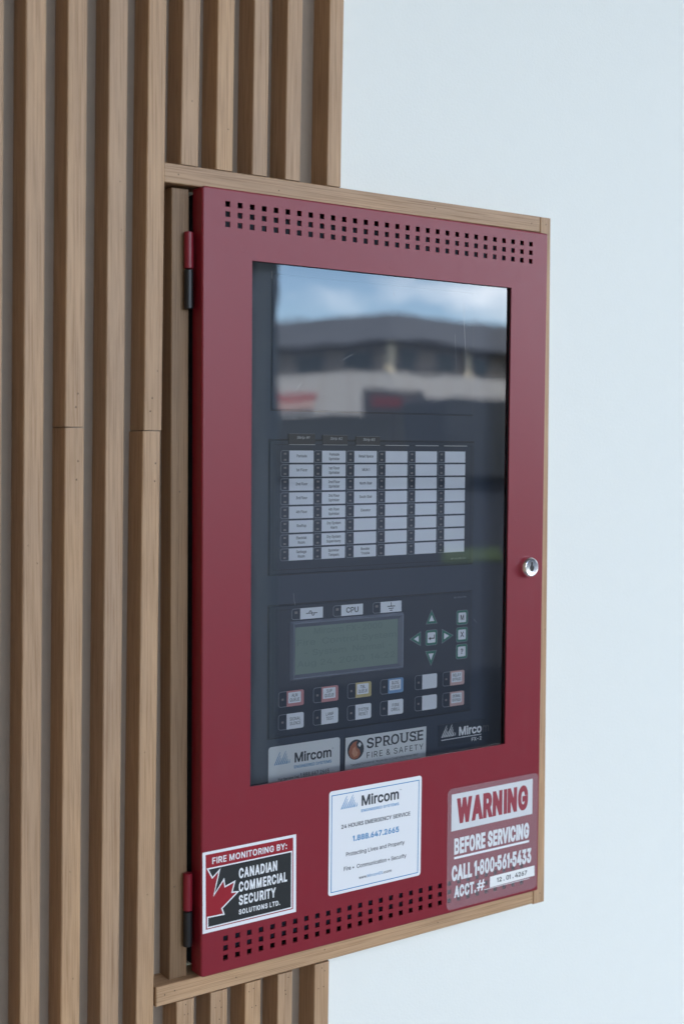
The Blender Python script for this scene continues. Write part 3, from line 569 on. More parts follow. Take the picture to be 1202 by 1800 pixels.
M_chrome = mat('chrome', (0.90, 0.90, 0.90), 0.20, metal=1.0)
M_keyhole = mat('keyhole_dark', (0.01, 0.009, 0.008), 0.5)
M_filmw = mat('film_white_print', (0.70, 0.71, 0.72), 0.4)
M_film_letter = mat('film_red_letter', (0.30, 0.040, 0.058), 0.45)

def glass(name):
    M = bpy.data.materials.new(name)
    M.use_nodes = True
    M.node_tree.nodes.clear()
    o = nd(M, 'ShaderNodeOutputMaterial')
    t = nd(M, 'ShaderNodeBsdfTransparent')
    t.inputs['Color'].default_value = (0.97, 0.98, 0.99, 1)
    g = nd(M, 'ShaderNodeBsdfGlossy')
    g.inputs['Roughness'].default_value = 0.012
    fr = nd(M, 'ShaderNodeFresnel', IOR=2.25)
    mxx = nd(M, 'ShaderNodeMixShader')
    tcx = nd(M, 'ShaderNodeTexCoord')
    n = nd(M, 'ShaderNodeTexNoise', Scale=22, Detail=1.5)
    lk(M, tcx, 'Object', n, 'Vector')
    bp = nd(M, 'ShaderNodeBump', Strength=0.035, Distance=0.002)
    lk(M, n, 'Fac', bp, 'Height')
    lk(M, bp, 'Normal', g, 'Normal')
    lk(M, fr, 'Fac', mxx, 'Fac')
    lk(M, t, 'BSDF', mxx, 1)
    lk(M, g, 'BSDF', mxx, 2)
    lk(M, mxx, 'Shader', o, 'Surface')
    return M
M_pane = glass('acrylic_pane')

def film(name, amount, col):
    M = bpy.data.materials.new(name)
    M.use_nodes = True
    b = M.node_tree.nodes['Principled BSDF']
    b.inputs['Base Color'].default_value = (*col, 1)
    b.inputs['Roughness'].default_value = 0.4
    o = M.node_tree.nodes['Material Output']
    t = nd(M, 'ShaderNodeBsdfTransparent')
    mxx = nd(M, 'ShaderNodeMixShader', Fac=amount)
    lk(M, t, 'BSDF', mxx, 1)
    lk(M, b, 'BSDF', mxx, 2)
    lk(M, mxx, 'Shader', o, 'Surface')
    return M
M_film = film('frosted_film', 0.21, (0.70, 0.58, 0.61))
M_scr = film('scratch_white', 0.3, (0.8, 0.82, 0.85))

# ------------------------------------------------------------------ the wall
YW = 0.027            # face of the painted wall
GZ = -1.25            # pavement level
b = MB()
b.box(-1.15, 9.0, YW, YW + 0.25, GZ, 2.6)
wall = tag(b.build('wall', M_wall), 'smooth white painted wall to the right of the wooden slats', 'wall')

# ------------------------------------------------------------------ oak slats
def slat_mesh(mb, xb, xt, w, z0, z1, y0=0.007, c=0.0006):
    """upright with eased front edges; xb, xt: left edge at the bottom and top"""
    rings = []
    for x, z in ((xb, z0), (xt, z1)):
        rings.append([(x, YW, z), (x, y0 + c, z), (x + c, y0, z), (x + w - c, y0, z), (x + w, y0 + c, z), (x + w, YW, z)])
    v = rings[0] + rings[1]
    f = [(k, k + 1, 7 + k, 6 + k) for k in range(5)] + [(5, 0, 6, 11), (5, 4, 3, 2, 1, 0), (6, 7, 8, 9, 10, 11)]
    mb.raw(v, [tuple(reversed(q)) if i < 6 else q for i, q in enumerate(f)], 0)
def nail(mb, x, z, y=0.007, r=0.00045):
    mb.raw([(x + r * math.cos(a * math.pi / 4), y - 0.00004, z + 1.3 * r * math.sin(a * math.pi / 4)) for a in range(8)], [tuple(range(8))], 1)

M_back = noise_surface(mat('taupe_backing', (0.31, 0.245, 0.185), 0.7), 600, 0.2, 0.0004, colvar=0.04)
clad = thing('slat_cladding', 'upright pale oak slats fixed side by side on the wall beside the red panel', 'wall cladding')
ZT, ZB = 1.6, -1.2
def xat(xlow, xtop, z, zl, zt):
    return xlow + (xtop - xlow) * (z - zl) / (zt - zl)
# left edges measured at two heights: (x low, z low, x high, z high, joint height or None)
full = [(-0.1927 - 0.0254 * k, 0.05, -0.1855 - 0.0254 * k, 0.58, None) for k in range(36, 0, -1)] + [(-0.1927, 0.05, -0.1855, 0.58, None), (-0.1673, 0.05, -0.1606, 0.58, None), (-0.1418, 0.05, -0.1353, 0.585, None), (-0.1164, 0.049, -0.1102, 0.590, None),
        (-0.0910, 0.043, -0.0848, 0.595, 0.3493), (-0.0653, 0.038, -0.0588, 0.601, None), (-0.0406, 0.032, -0.0331, 0.606, 0.3480)]
for i, (xl, zl, xh, zh, joint) in enumerate(full):
    at = lambda z: xl + (xh - xl) * (z - zl) / (zh - zl)
    pieces = [(ZB, ZT)] if joint is None else [(ZB, joint - 0.0003), (joint + 0.0003, ZT)]
    for k, (z0, z1) in enumerate(pieces):
        mb = MB()
        dx = -0.0007 if (joint and k == 0 and i == 42) else 0.0
        slat_mesh(mb, at(z0) + dx, at(z1) + dx, 0.0121, z0, z1)
        if joint:
            for dz_ in ((-0.02, -0.031) if k == 0 else (0.012, 0.02)):
                zz = joint + dz_
                nail(mb, at(zz) + 0.006 + random.uniform(-0.002, 0.003), zz)
        for q in range(2):
            zz = random.uniform(-0.1, 0.6)
            if z0 < zz < z1:
                nail(mb, at(zz) + random.uniform(0.003, 0.009), zz, r=0.0003)
        mb.build('slat', [M_wood_v, M_nail], clad)
mb = MB()
mb.box(-1.149, -0.0205, YW - 0.0008, YW + 0.0002, ZB, ZT)
mb.build('backing_board', M_back, clad)
mb = MB()
mb.box(-0.0204, 0.1050, YW - 0.0008, YW + 0.0002, 0.5060, ZT)
mb.build('backing_board', M_back, clad)
mb = MB()
mb.box(-0.0204, 0.0960, YW - 0.0008, YW + 0.0002, ZB, -0.0080)
mb.build('backing_board', M_back, clad)
mb = MB()
mb.box(-0.0204, -0.0010, YW - 0.0008, YW + 0.0002, -0.0060, 0.5040)
mb.build('backing_board', M_back, clad)
upper = [(-0.0114, -0.0096, 0.0122), (0.0134, 0.0148, 0.0121), (0.0398, 0.0412, 0.0114), (0.0648, 0.0662, 0.0117), (0.0976, 0.0991, 0.0114)]
for x0, x1, w in upper:
    zr = 0.5126 + (x0 + 0.023) * 0.0045
    mb = MB()
    sl = (x1 - x0) / 0.11
    slat_mesh(mb, x0, x0 + sl * (ZT - zr), w, zr, ZT)
    for q in range(random.choice((0, 1, 2))):
        nail(mb, x0 + random.uniform(0.003, 0.009), zr + random.uniform(0.012, 0.05), r=0.00035)
    mb.build('slat', [M_wood_v, M_nail], clad)
lower = [(-0.0142, 0.0127), (0.0104, 0.0126), (0.0364, 0.0122), (0.0618, 0.0118), (0.0915, 0.0121)]
for x0, w in lower:
    mb = MB()
    zr = -0.0150
    slat_mesh(mb, x0 - 0.010, x0 + 0.0006, w, ZB, zr)
    for q in range(4):
        nail(mb, x0 + w * 0.5 + random.uniform(-0.003, 0.003), zr - random.uniform(0.003, 0.022), r=0.00035)
    mb.build('slat', [M_wood_v, M_nail], clad)

# ------------------------------------------------------------------ oak surround
sur = thing('wooden_surround', 'pale oak frame of flat battens round the red metal panel', 'frame')
def batten(name, pts, y0, mt, nails=(), c=0.0005):
    """pts: front outline (x, z) bl, br, tr, tl"""
    mb = MB()
    cx = sum(p[0] for p in pts) / 4
    cz = sum(p[1] for p in pts) / 4
    ins = [(x + (c if x < cx else -c), z + (c if z < cz else -c)) for x, z in pts]
    v = [(x, YW, z) for x, z in pts] + [(x, y0 + c, z) for x, z in pts] + [(x, y0, z) for x, z in ins]
    f = [(8, 9, 10, 11)]
    for k in range(4):
        j = (k + 1) % 4
        f += [(k, j, 4 + j, 4 + k), (4 + k, 4 + j, 8 + j, 8 + k)]
    mb.raw(v, f)
    for x, z in nails:
        nail(mb, x, z, y0, 0.0004)
    return mb.build(name, [mt, M_nail], sur)
batten('rail', [(-0.0229, 0.5004), (0.2918, 0.5018), (0.2918, 0.5134), (-0.0229, 0.5122)], 0.007, M_wood_h, [(-0.013, 0.506), (0.283, 0.5075), (0.06, 0.505), (0.19, 0.508)])
batten('rail', [(-0.0281, -0.0147), (0.2950, -0.0130), (0.2950, -0.0012), (-0.0281, -0.0020)], 0.007, M_wood_h, [(-0.022, -0.008), (-0.015, -0.007), (0.03, -0.009), (0.10, -0.006), (0.20, -0.008)])
batten('stile', [(0.2953, -0.0137), (0.3068, -0.0137), (0.3026, 0.5133), (0.2921, 0.5133)], 0.0068, M_wood_v, [(0.2975, 0.508), (0.303, 0.20), (0.302, -0.006)])
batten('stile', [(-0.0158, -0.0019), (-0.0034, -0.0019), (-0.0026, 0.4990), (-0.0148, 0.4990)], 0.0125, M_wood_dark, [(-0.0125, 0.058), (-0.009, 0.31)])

# ------------------------------------------------------------------ fire alarm panel
PW, PH = 0.29314, 0.5
panel = thing('fire_alarm_panel', 'red metal fire alarm panel with glazed door and stickers, set in an oak frame', 'alarm panel')

# box behind the door
mb = MB()
bx0, bx1, bz0, bz1, by0, by1 = 0.0025, PW - 0.0025, 0.003, PH - 0.003, 0.0115, 0.0266
t = 0.0012
mb.box(bx0, bx0 + t, by0, by1, bz0, bz1)
mb.box(bx1 - t, bx1, by0, by1, bz0, bz1)
mb.box(bx0 + t, bx1 - t, by0, by1, bz0, bz0 + t)
mb.box(bx0 + t, bx1 - t, by0, by1, bz1 - t, bz1)
mb.box(bx0 + t, bx1 - t, by1 - t, by1, bz0 + t, bz1 - t)
mb.build('cabinet_box', M_void, panel)

# door: a folded sheet with two fields of square perforations and a window opening
WX0, WX1, WZ0, WZ1 = 0.03593, 0.25731, 0.11807, 0.45690
HS = 0.0035
hx = [0.01799 + 0.0089 * k for k in range(30)]
hz = [0.49049 - 0.00628 * k for k in range(3)] + [0.02195 - 0.00628 * k for k in range(3)]
rad = 0.0016
xs = sorted([rad, PW - 0.0008, WX0, WX1] + [x + s * HS / 2 for x in hx for s in (-1, 1)])
zs = sorted([0.0008, PH - 0.0012, WZ0, WZ1] + [z + s * HS / 2 for z in hz for s in (-1, 1)])
def is_open(cx, cz):
    if WX0 < cx < WX1 and WZ0 < cz < WZ1:
        return True
    return any(abs(cz - z) < HS / 2 for z in hz) and any(abs(cx - x) < HS / 2 for x in hx)
mb = MB()
TH = 0.0012
op = {}
for i in range(len(xs) - 1):
    for k in range(len(zs) - 1):
        op[i, k] = is_open((xs[i] + xs[i + 1]) / 2, (zs[k] + zs[k + 1]) / 2)
idx = {}
V = []
def vid(i, k):
    if (i, k) not in idx:
        idx[i, k] = len(V)
        V.append((xs[i], 0, zs[k]))
    return idx[i, k]
F = []
for (i, k), o_ in op.items():
    if not o_:
        F.append((vid(i, k), vid(i + 1, k), vid(i + 1, k + 1), vid(i, k + 1)))
mb.raw(V, F)
for (i, k), o_ in op.items():
    if not o_:
        continue
    x0, x1, z0, z1 = xs[i], xs[i + 1], zs[k], zs[k + 1]
    if not op.get((i - 1, k), False):
        mb.face([(x0, 0, z0), (x0, 0, z1), (x0, TH, z1), (x0, TH, z0)])
    if not op.get((i + 1, k), False):
        mb.face([(x1, 0, z0), (x1, TH, z0), (x1, TH, z1), (x1, 0, z1)])
    if not op.get((i, k - 1), False):
        mb.face([(x0, 0, z0), (x0, TH, z0), (x1, TH, z0), (x1, 0, z0)])
    if not op.get((i, k + 1), False):
        mb.face([(x0, 0, z1), (x1, 0, z1), (x1, TH, z1), (x0, TH, z1)])
# rounded folds and returns
z0, z1 = zs[0], zs[-1]
x0, x1 = xs[0], xs[-1]
def bend(pts_a, pts_b):
    for a in range(len(pts_a) - 1):
        mb.face([pts_a[a], pts_b[a], pts_b[a + 1], pts_a[a + 1]])
arc = [(rad - rad * math.sin(a * math.pi / 12), rad - rad * math.cos(a * math.pi / 12)) for a in range(7)] + [(0, 0.0124)]
bend([(x, y, z1) for x, y in arc], [(x, y, z0) for x, y in arc])
r_ = 0.0008
arcr = [(PW - r_ + r_ * math.sin(a * math.pi / 8), r_ - r_ * math.cos(a * math.pi / 8)) for a in range(5)] + [(PW, 0.0124)]
bend([(x, y, z0) for x, y in arcr], [(x, y, z1) for x, y in arcr])
r_ = 0.0012
arct = [(PH - r_ + r_ * math.sin(a * math.pi / 8), r_ - r_ * math.cos(a * math.pi / 8)) for a in range(5)] + [(PH, 0.0124)]
bend([(x1, y, z) for z, y in arct], [(x0, y, z) for z, y in arct])
r_ = 0.0008
arcb = [(r_ - r_ * math.sin(a * math.pi / 8), r_ - r_ * math.cos(a * math.pi / 8)) for a in range(5)] + [(0, 0.0124)]
bend([(x0, y, z) for z, y in arcb], [(x1, y, z) for z, y in arcb])
# small corner fills behind the folds
mb.face([(0, rad, z1), (rad, 0, z1), (x0, 0.0012, PH), (x0, 0.0124, PH), (0, 0.0124, z1)])
mb.face([(0, rad, z0), (0, 0.0124, z0), (x0, 0.0124, 0), (x0, 0.0008, 0), (rad, 0, z0)])
door = mb.build('door', M_red, panel, smooth=True)

# faint ring marks of the welded studs in the sheet
for cx, cz in ((0.0164, 0.4639), (0.0298, 0.4642), (0.1473, 0.4638), (0.2648, 0.4641), (0.0293, 0.2878), (0.0296, 0.1109), (0.2654, 0.2874), (0.2642, 0.1095)):
    mb = MB()
    mb.lathe([(0.0030, 0.00001), (0.0027, -0.00008), (0.0024, 0.00001)], cx, cz, 28, cap=False)
    mb.build('stud_mark', M_red, panel, smooth=True)

# gasket and window
mb = MB()
g = 0.0011
YP = 0.0024
mb.box(WX0 - g, WX0, TH + 0.0001, YP, WZ0 - g, WZ1 + g)
mb.box(WX1, WX1 + g, TH + 0.0001, YP, WZ0 - g, WZ1 + g)
mb.box(WX0, WX1, TH + 0.0001, YP, WZ0 - g, WZ0 - 0.0002)
mb.box(WX0, WX1, TH + 0.0001, YP, WZ1 + 0.0002, WZ1 + g)
mb.build('gasket', M_gasket, panel)
mb = MB()
mb.face([(WX0 - 0.006, YP, WZ0 - 0.006), (WX1 + 0.006, YP, WZ0 - 0.006), (WX1 + 0.006, YP, WZ1 + 0.006), (WX0 - 0.006, YP, WZ1 + 0.006)])
pane = lab(mb.build('window_pane', M_pane, panel), 'scratched clear acrylic window pane reflecting sky and a building')
def scratch(pts, w):
    mb = MB()
    mb.stroke(pts, w, YP - 0.00006)
    mb.build('scratch', M_scr, pane)
scratch([(0.2132, 0.449), (0.2150, 0.42), (0.2173, 0.392)], 0.00028)
scratch([(0.2060, 0.420), (0.2075, 0.395)], 0.00014)
scratch([(0.1085, 0.3975), (0.1130, 0.4000), (0.1165, 0.4015)], 0.0003)
scratch([(0.0715, 0.376), (0.0750, 0.381)], 0.00018)
scratch([(0.1510, 0.447), (0.1510, 0.443)], 0.00025)
scratch([(0.2270, 0.214), (0.2300, 0.211)], 0.00022)
scratch([(0.0700, 0.242), (0.0705, 0.238), (0.0715, 0.234)], 0.00022)
scratch([(0.0520, 0.452), (0.0523, 0.447)], 0.0003)

# hinges
for zt, zm, zb in ((0.4721, 0.4491, 0.4244), (0.0663, 0.0418, 0.0187)):
    mb = MB()
    mb.box(-0.0040, 0.0006, 0.0117, 0.0122, zm + 0.0004, zt - 0.0006)
    h = mb.build('hinge', M_red, panel)
    mb = MB()
    mb.tube_z(-0.0045, 0.0094, 0.0030, zm + 0.0003, zt)
    mb.build('knuckle', M_red, h, smooth=True)
    mb = MB()
    mb.tube_z(-0.0045, 0.0094, 0.0029, zb, zm - 0.0003)
    mb.build('knuckle', M_black, h, smooth=True)

# key lock
lx, lz = 0.2770, 0.2502
mb = MB()
mb.lathe([(0.0078, 0.0), (0.0078, -0.0022), (0.0076, -0.0034), (0.0070, -0.0046), (0.0064, -0.0052), (0.0060, -0.0054), (0.0056, -0.0053), (0.0, -0.0053)], lx, lz, 48, cap=False)
lock = lab(mb.build('key_lock', M_chrome, panel, smooth=True), 'round chrome key lock near the right edge of the door')
mb = MB()
mb.plate([(lx + 0.0021 * math.cos(a * math.pi / 10), lz - 0.0006 + 0.0024 * math.sin(a * math.pi / 10)) for a in range(20)], -0.0054, 0.0001)
mb.plate([(lx - 0.0008, lz + 0.0012), (lx + 0.0008, lz + 0.0012), (lx + 0.0008, lz + 0.0040), (lx - 0.0008, lz + 0.0040)], -0.00543, 0.0001)
mb.build('keyhole', M_keyhole, lock)

# ---- inside: charcoal dead front
YF = 0.0212          # plate behind
YM = 0.0202          # module faces
YC = 0.0200          # cards and print
mb = MB()
mb.box(0.0040, PW - 0.0040, YF, YF + 0.0012, 0.0050, PH - 0.0050)
mb.build('dead_front', M_panel, panel)

def module_plate(name, x0, x1, z0, z1, label_=None):
    mb = MB()
    mb.stroke([(x0 - 0.0003, z0 - 0.0003), (x1 + 0.0003, z0 - 0.0003), (x1 + 0.0003, z1 + 0.0003), (x0 - 0.0003, z1 + 0.0003)], 0.0009, YF - 0.00004, 1, True)
    mb.cbox(x0, x1, YM, YF + 0.0002, z0, z1, 0.0005, 0)
    o = mb.build(name, [M_module, M_groove], panel)
    return lab(o, label_) if label_ else o

mb = MB()
mb.stroke([(0.0634, 0.3630), (0.2394, 0.3630), (0.2394, 0.4533), (0.0634, 0.4533)], 0.0005, YF - 0.00003, 1, True)
mb.cbox(0.0638, 0.2390, YF - 0.0011, YF + 0.0002, 0.3634, 0.4529, 0.0005, 0)
lab(mb.build('blank_plate', [M_panel, M_groove], panel), 'blank charcoal cover plate in the upper part of the window')

ann = module_plate('annunciator', 0.0622, 0.2406, 0.2529, 0.3433, 'charcoal zone annunciator with six columns of white label cards')
mb = MB()
mb.stroke([(0.0650, 0.2560), (0.2378, 0.2560), (0.2378, 0.3404), (0.0650, 0.3404)], 0.00035, YM - 0.00003, 0, True)
mb.build('inner_rim', M_groove, ann)
colx = [(0.0775, 0.0970), (0.1041, 0.1237), (0.1312, 0.1505), (0.1583, 0.1778), (0.1853, 0.2050), (0.2127, 0.2320)]
zones = [['Parkade', '1st Floor', '2nd Floor', '3rd Floor', '4th Floor', 'Rooftop', 'Electrial|Room', 'Garbage|Room'],
         ['Parkade|Sprinkler', '1st Floor|Sprinkler', '2nd Floor|Sprinkler', '3rd Floor|Sprinkler', '4th Floor|Sprinkler', 'Dry System|Alarm', 'Dry System|Supervisory', 'Sprinkler|Tampers'],
         ['Retail Space', 'MUA 1', 'North Stair', 'South Stair', 'Elevator', '', '', 'Booster|Trouble'], [''] * 8, [''] * 8, [''] * 8]
wid = lambda s: 0.00120 * sum({'i': 0.5, 'l': 0.5, 't': 0.6, 'r': 0.7, ' ': 0.6, 'M': 1.5, 'm': 1.5, 'f': 0.6}.get(ch, 1.12 if ch.isupper() else 1.0) for ch in s)
pitch_z = 0.00945
for ci, (cx0, cx1) in enumerate(colx):
    for ri in range(8):
        zt_ = 0.3364 - ri * pitch_z
        zb_ = zt_ - 0.0082
        mb = MB()
        mb.plate([(cx0, zb_), (cx1, zb_), (cx1, zt_), (cx0, zt_)], YC, 0.0002, 0)
        tx = zones[ci][ri]
        if tx:
            ls = tx.split('|')
            xm = (cx0 + cx1) / 2 + 0.0003
            for li, s in enumerate(ls):
                w_ = wid(s)
                zb0 = (zb_ + 0.0036) if len(ls) == 1 else (zb_ + 0.0048 - 0.0031 * li)
                put_text(mb, s, xm - w_ / 2, xm + w_ / 2, zb0, zb0 + 0.0019, YC - 0.00006, 1, 0.03)
        mb.build('zone_label', [M_card, M_print], ann)
        mb = MB()
        p0, p1 = cx0 - 0.0066, cx0 - 0.0002
        mb.stroke([(p1, zb_ + 0.0001)] + [q for q in rrect(p0, p1 + 0.003, zb_ + 0.0001, zt_ - 0.0001, 0.0016)[17:] + rrect(p0, p1 + 0.003, zb_ + 0.0001, zt_ - 0.0001, 0.0016)[:6]][::-1][:12] + [(p1, zt_ - 0.0001)], 0.00032, YM - 0.00004, 0)
        for zz in (zt_ - 0.0022, zb_ + 0.0019):
            mb.quad(p0 + 0.0024, p0 + 0.0044, zz - 0.0006, zz + 0.0006, YM - 0.00005, 1)
        mb.build('led_pocket', [M_line, M_led], ann)
for k, (a, b_) in enumerate(((0.0767, 0.0978), (0.1043, 0.1247), (0.1319, 0.1527))):
    mb = MB()
    mb.plate([(a, 0.3403), (b_, 0.3403), (b_, 0.3478 - 0.0006 * k), (a, 0.3478 - 0.0006 * k)], YM - 0.0008, 0.0004, 0)
    mb.stroke([(a, 0.3404), (b_, 0.3404)], 0.0003, YM - 0.0009, 1)
    mb.stroke([(a, 0.3477 - 0.0006 * k), (b_, 0.3477 - 0.0006 * k)], 0.00014, YM - 0.0009, 2)
    xm = (a + b_) / 2 + 0.0008
    put_text(mb, 'Strip #%d' % (k + 1), xm - 0.0050, xm + 0.0050, 0.3443 - 0.0004 * k, 0.3461 - 0.0004 * k, YM - 0.0009, 1, 0.008, 1, 0, 0.15)
    mb.build('strip_tab', [M_tab, M_tabline, M_line], ann)
for a, b_ in ((0.1580, 0.1788), (0.1851, 0.2062), (0.2117, 0.2333)):
    mb = MB()
    mb.box(a, b_, YM - 0.0006, YM + 0.0002, 0.3402, 0.3407)
    mb.build('strip_edge', M_tabline, ann)
mb = MB()
put_text(mb, 'MP-676 REV. 2.0', 0.2195, 0.2335, 0.2566, 0.2578, YM - 0.00005, 0, 0.005)
mb.build('part_number', M_line, ann)

# ---- control module
ctl = module_plate('control_module', 0.0623, 0.2404, 0.1422, 0.2318, 'charcoal control module with green display, arrow keys and white buttons')
mb = MB()
mb.stroke([(0.0655, 0.1452), (0.0655, 0.2288), (0.0800, 0.2288)], 0.0003, YM - 0.00003)
mb.build('inner_rim', M_groove, ctl)
mb = MB()
put_text(mb, 'MP-2006 T1.05', 0.2230, 0.2345, 0.2276, 0.2287, YM - 0.00005, 0, 0.005)
mb.build('part_number', M_line, ctl)

def outline_left(mb, p0, p1, z0, z1, r=0.0017):
    a = [(p0 + r + r * math.cos(math.radians(t_)), z1 - r + r * math.sin(math.radians(t_))) for t_ in range(90, 181, 18)]
    b_ = [(p0 + r + r * math.cos(math.radians(t_)), z0 + r + r * math.sin(math.radians(t_))) for t_ in range(180, 271, 18)]
    mb.stroke([(p1, z1)] + a + b_ + [(p1, z0)], 0.00035, YM - 0.00004, 1)
def indicator(p0, x0, x1, z0, z1, kind):
    mb = MB()
    mb.plate([(x0, z0), (x1, z0), (x1, z1), (x0, z1)], YC, 0.0002, 0)
    outline_left(mb, p0, x0, z0 + 0.0002, z1 - 0.0002)
    mb.quad(p0 + 0.0022, p0 + 0.0046, (z0 + z1) / 2 + 0.0002, (z0 + z1) / 2 + 0.0019, YM - 0.00005, 3)
    cx, cz = (x0 + x1) / 2, (z0 + z1) / 2
    y = YC - 0.00006
    if kind == 'CPU':
        put_text(mb, 'CPU', cx - 0.0052, cx + 0.0052, cz - 0.0018, cz + 0.0020, y, 2, 0.03)
    elif kind == 'earth':
        mb.quad(cx - 0.0003, cx + 0.0003, cz + 0.0002, cz + 0.0032, y, 2)
        for hw, zz in ((0.0034, 0.0004), (0.0022, -0.0011), (0.0012, -0.0025)):
            mb.quad(cx - hw, cx + hw, cz + zz - 0.0003, cz + zz + 0.0003, y - 0.00002, 2)
    else:
        mb.stroke([(cx - 0.0046, cz), (cx + 0.0046, cz)], 0.00055, y, 2)
        for sx, sz in ((-0.0011, 1), (0.0011, -1)):
            mb.stroke([(cx + sx + 0.0011 * math.cos(t_ * math.pi / 8), cz + sz * 0.0016 * math.sin(t_ * math.pi / 8)) for t_ in range(9)], 0.00055, y - 0.00002, 2)
    mb.build('indicator', [M_card, M_line, M_ink, M_led], ctl)
indicator(0.0803, 0.0871, 0.1056, 0.2215, 0.2291, 'mains')
indicator(0.1144, 0.1211, 0.1396, 0.2214, 0.2291, 'CPU')
indicator(0.1484, 0.1551, 0.1738, 0.2213, 0.2291, 'earth')

# display: raised bezel with sloped inner sides, screen and dot-matrix text
LX0, LX1, LZ0, LZ1 = 0.0790, 0.1755, 0.1800, 0.2205
SX0, SX1, SZ0, SZ1 = 0.0830, 0.1706, 0.1838, 0.2162
mb = MB()
yo, yi, yf = YM, YM - 0.0003, YM - 0.0022
oq = [(LX0, LZ0), (LX1, LZ0), (LX1, LZ1), (LX0, LZ1)]
fq = [(LX0 + 0.0012, LZ0 + 0.0012), (LX1 - 0.0012, LZ0 + 0.0012), (LX1 - 0.0012, LZ1 - 0.0012), (LX0 + 0.0012, LZ1 - 0.0012)]
gq = [(LX0 + 0.0018, LZ0 + 0.0018), (LX1 - 0.0018, LZ0 + 0.0018), (LX1 - 0.0018, LZ1 - 0.0018), (LX0 + 0.0018, LZ1 - 0.0018)]
iq = [(SX0, SZ0), (SX1, SZ0), (SX1, SZ1), (SX0, SZ1)]
for k in range(4):
    j = (k + 1) % 4
    P3 = lambda q, n, y: (q[n][0], y, q[n][1])
    mb.face([P3(oq, k, yo), P3(oq, j, yo), P3(fq, j, yf), P3(fq, k, yf)], 0)
    mb.face([P3(fq, k, yf), P3(fq, j, yf), P3(gq, j, yf + 0.0001), P3(gq, k, yf + 0.0001)], 0)
    mb.face([P3(gq, k, yf + 0.0001), P3(gq, j, yf + 0.0001), P3(iq, j, yi), P3(iq, k, yi)], 1)
bez = mb.build('lcd_display', [M_bezel, M_bezel_dark], ctl)
mb = MB()
mb.quad(SX0, SX1, SZ0, SZ1, yi + 0.0001, 0)
rows_ = [(0.0985, 0.1565, 'Mircom FX-2000'), (0.0846, 0.1692, 'Fire  Control System'), (0.0905, 0.1650, '- System  Normal -'), (0.0846, 0.1680, 'Aug 24, 2020  14:22')]
for k, (a, b_, s) in enumerate(rows_):
    zz = 0.2107 - 0.0073 * k
    put_text(mb, s, a, b_, zz, zz + 0.0041, yi + 0.00003, 1, 0.01)
mb.build('lcd_screen', [M_lcd, M_lcdtxt], ctl)

def push_key(p0, x0, x1, z0, z1, lines, border=None):
    mb = MB()
    mb.plate(rrect(x0, x1, z0, z1, 0.0013, 5, (0, 1, 1, 0)), YC, 0.0002, 4 if border else 0)
    y = YC - 0.00004
    if border:
        mb.plate(rrect(x0 + 0.0011, x1 - 0.0024, z0 + 0.0022, z1 - 0.0011, 0.0006), YC - 0.00006, 0.00005, 0)
        y = YC - 0.0001
    outline_left(mb, p0, x0, z0 + 0.0002, z1 - 0.0002, 0.0019)
    mb.quad(p0 + 0.0024, p0 + 0.0042, (z0 + z1) / 2 - 0.0008, (z0 + z1) / 2 + 0.0006, YM - 0.00005, 3)
    xm, zm = (x0 + x1) / 2 - (0.0006 if border else 0), (z0 + z1) / 2 + (0.0006 if border else 0)
    for k, s in enumerate(lines):
        w_ = min(0.0088 if not border else 0.0080, 0.00155 * len(s))
        zz = zm + 0.0004 - 0.0031 * k
        put_text(mb, s, xm - w_ / 2, xm + w_ / 2, zz, zz + 0.0023, y, 2, 0.012)
    mb.build('push_button', [M_card, M_line, M_print, M_led, border or M_card], ctl)
KX = [(0.0700, 0.0765, 0.0903), (0.0983, 0.1049, 0.1190), (0.1270, 0.1338, 0.1475), (0.1557, 0.1625, 0.1762), (0.1870, 0.1937, 0.2074), (0.2131, 0.2200, 0.2337)]
top_row = [(['ALM', 'QUEUE'], M_pink), (['SUP', 'QUEUE'], M_pink), (['TBL', 'QUEUE'], M_yel), (['BLDG', 'QUEUE'], M_lblue), ([], None), (['RELAY', 'BYPASS'], M_salmon)]
low_row = [(['SIGNAL', 'SILENCE'], None), (['LAMP', 'TEST'], None), (['SYSTEM', 'RESET'], None), (['FIRE', 'DRILL'], None), ([], None), (['SIGNAL', 'BYPASS'], M_salmon)]
for (p0, x0, x1), (l1, b1_), (l2, b2_) in zip(KX, top_row, low_row):
    push_key(p0, x0, x1, 0.1626, 0.1733, l1, b1_)
    push_key(p0, x0, x1, 0.1470, 0.1577, l2, b2_)

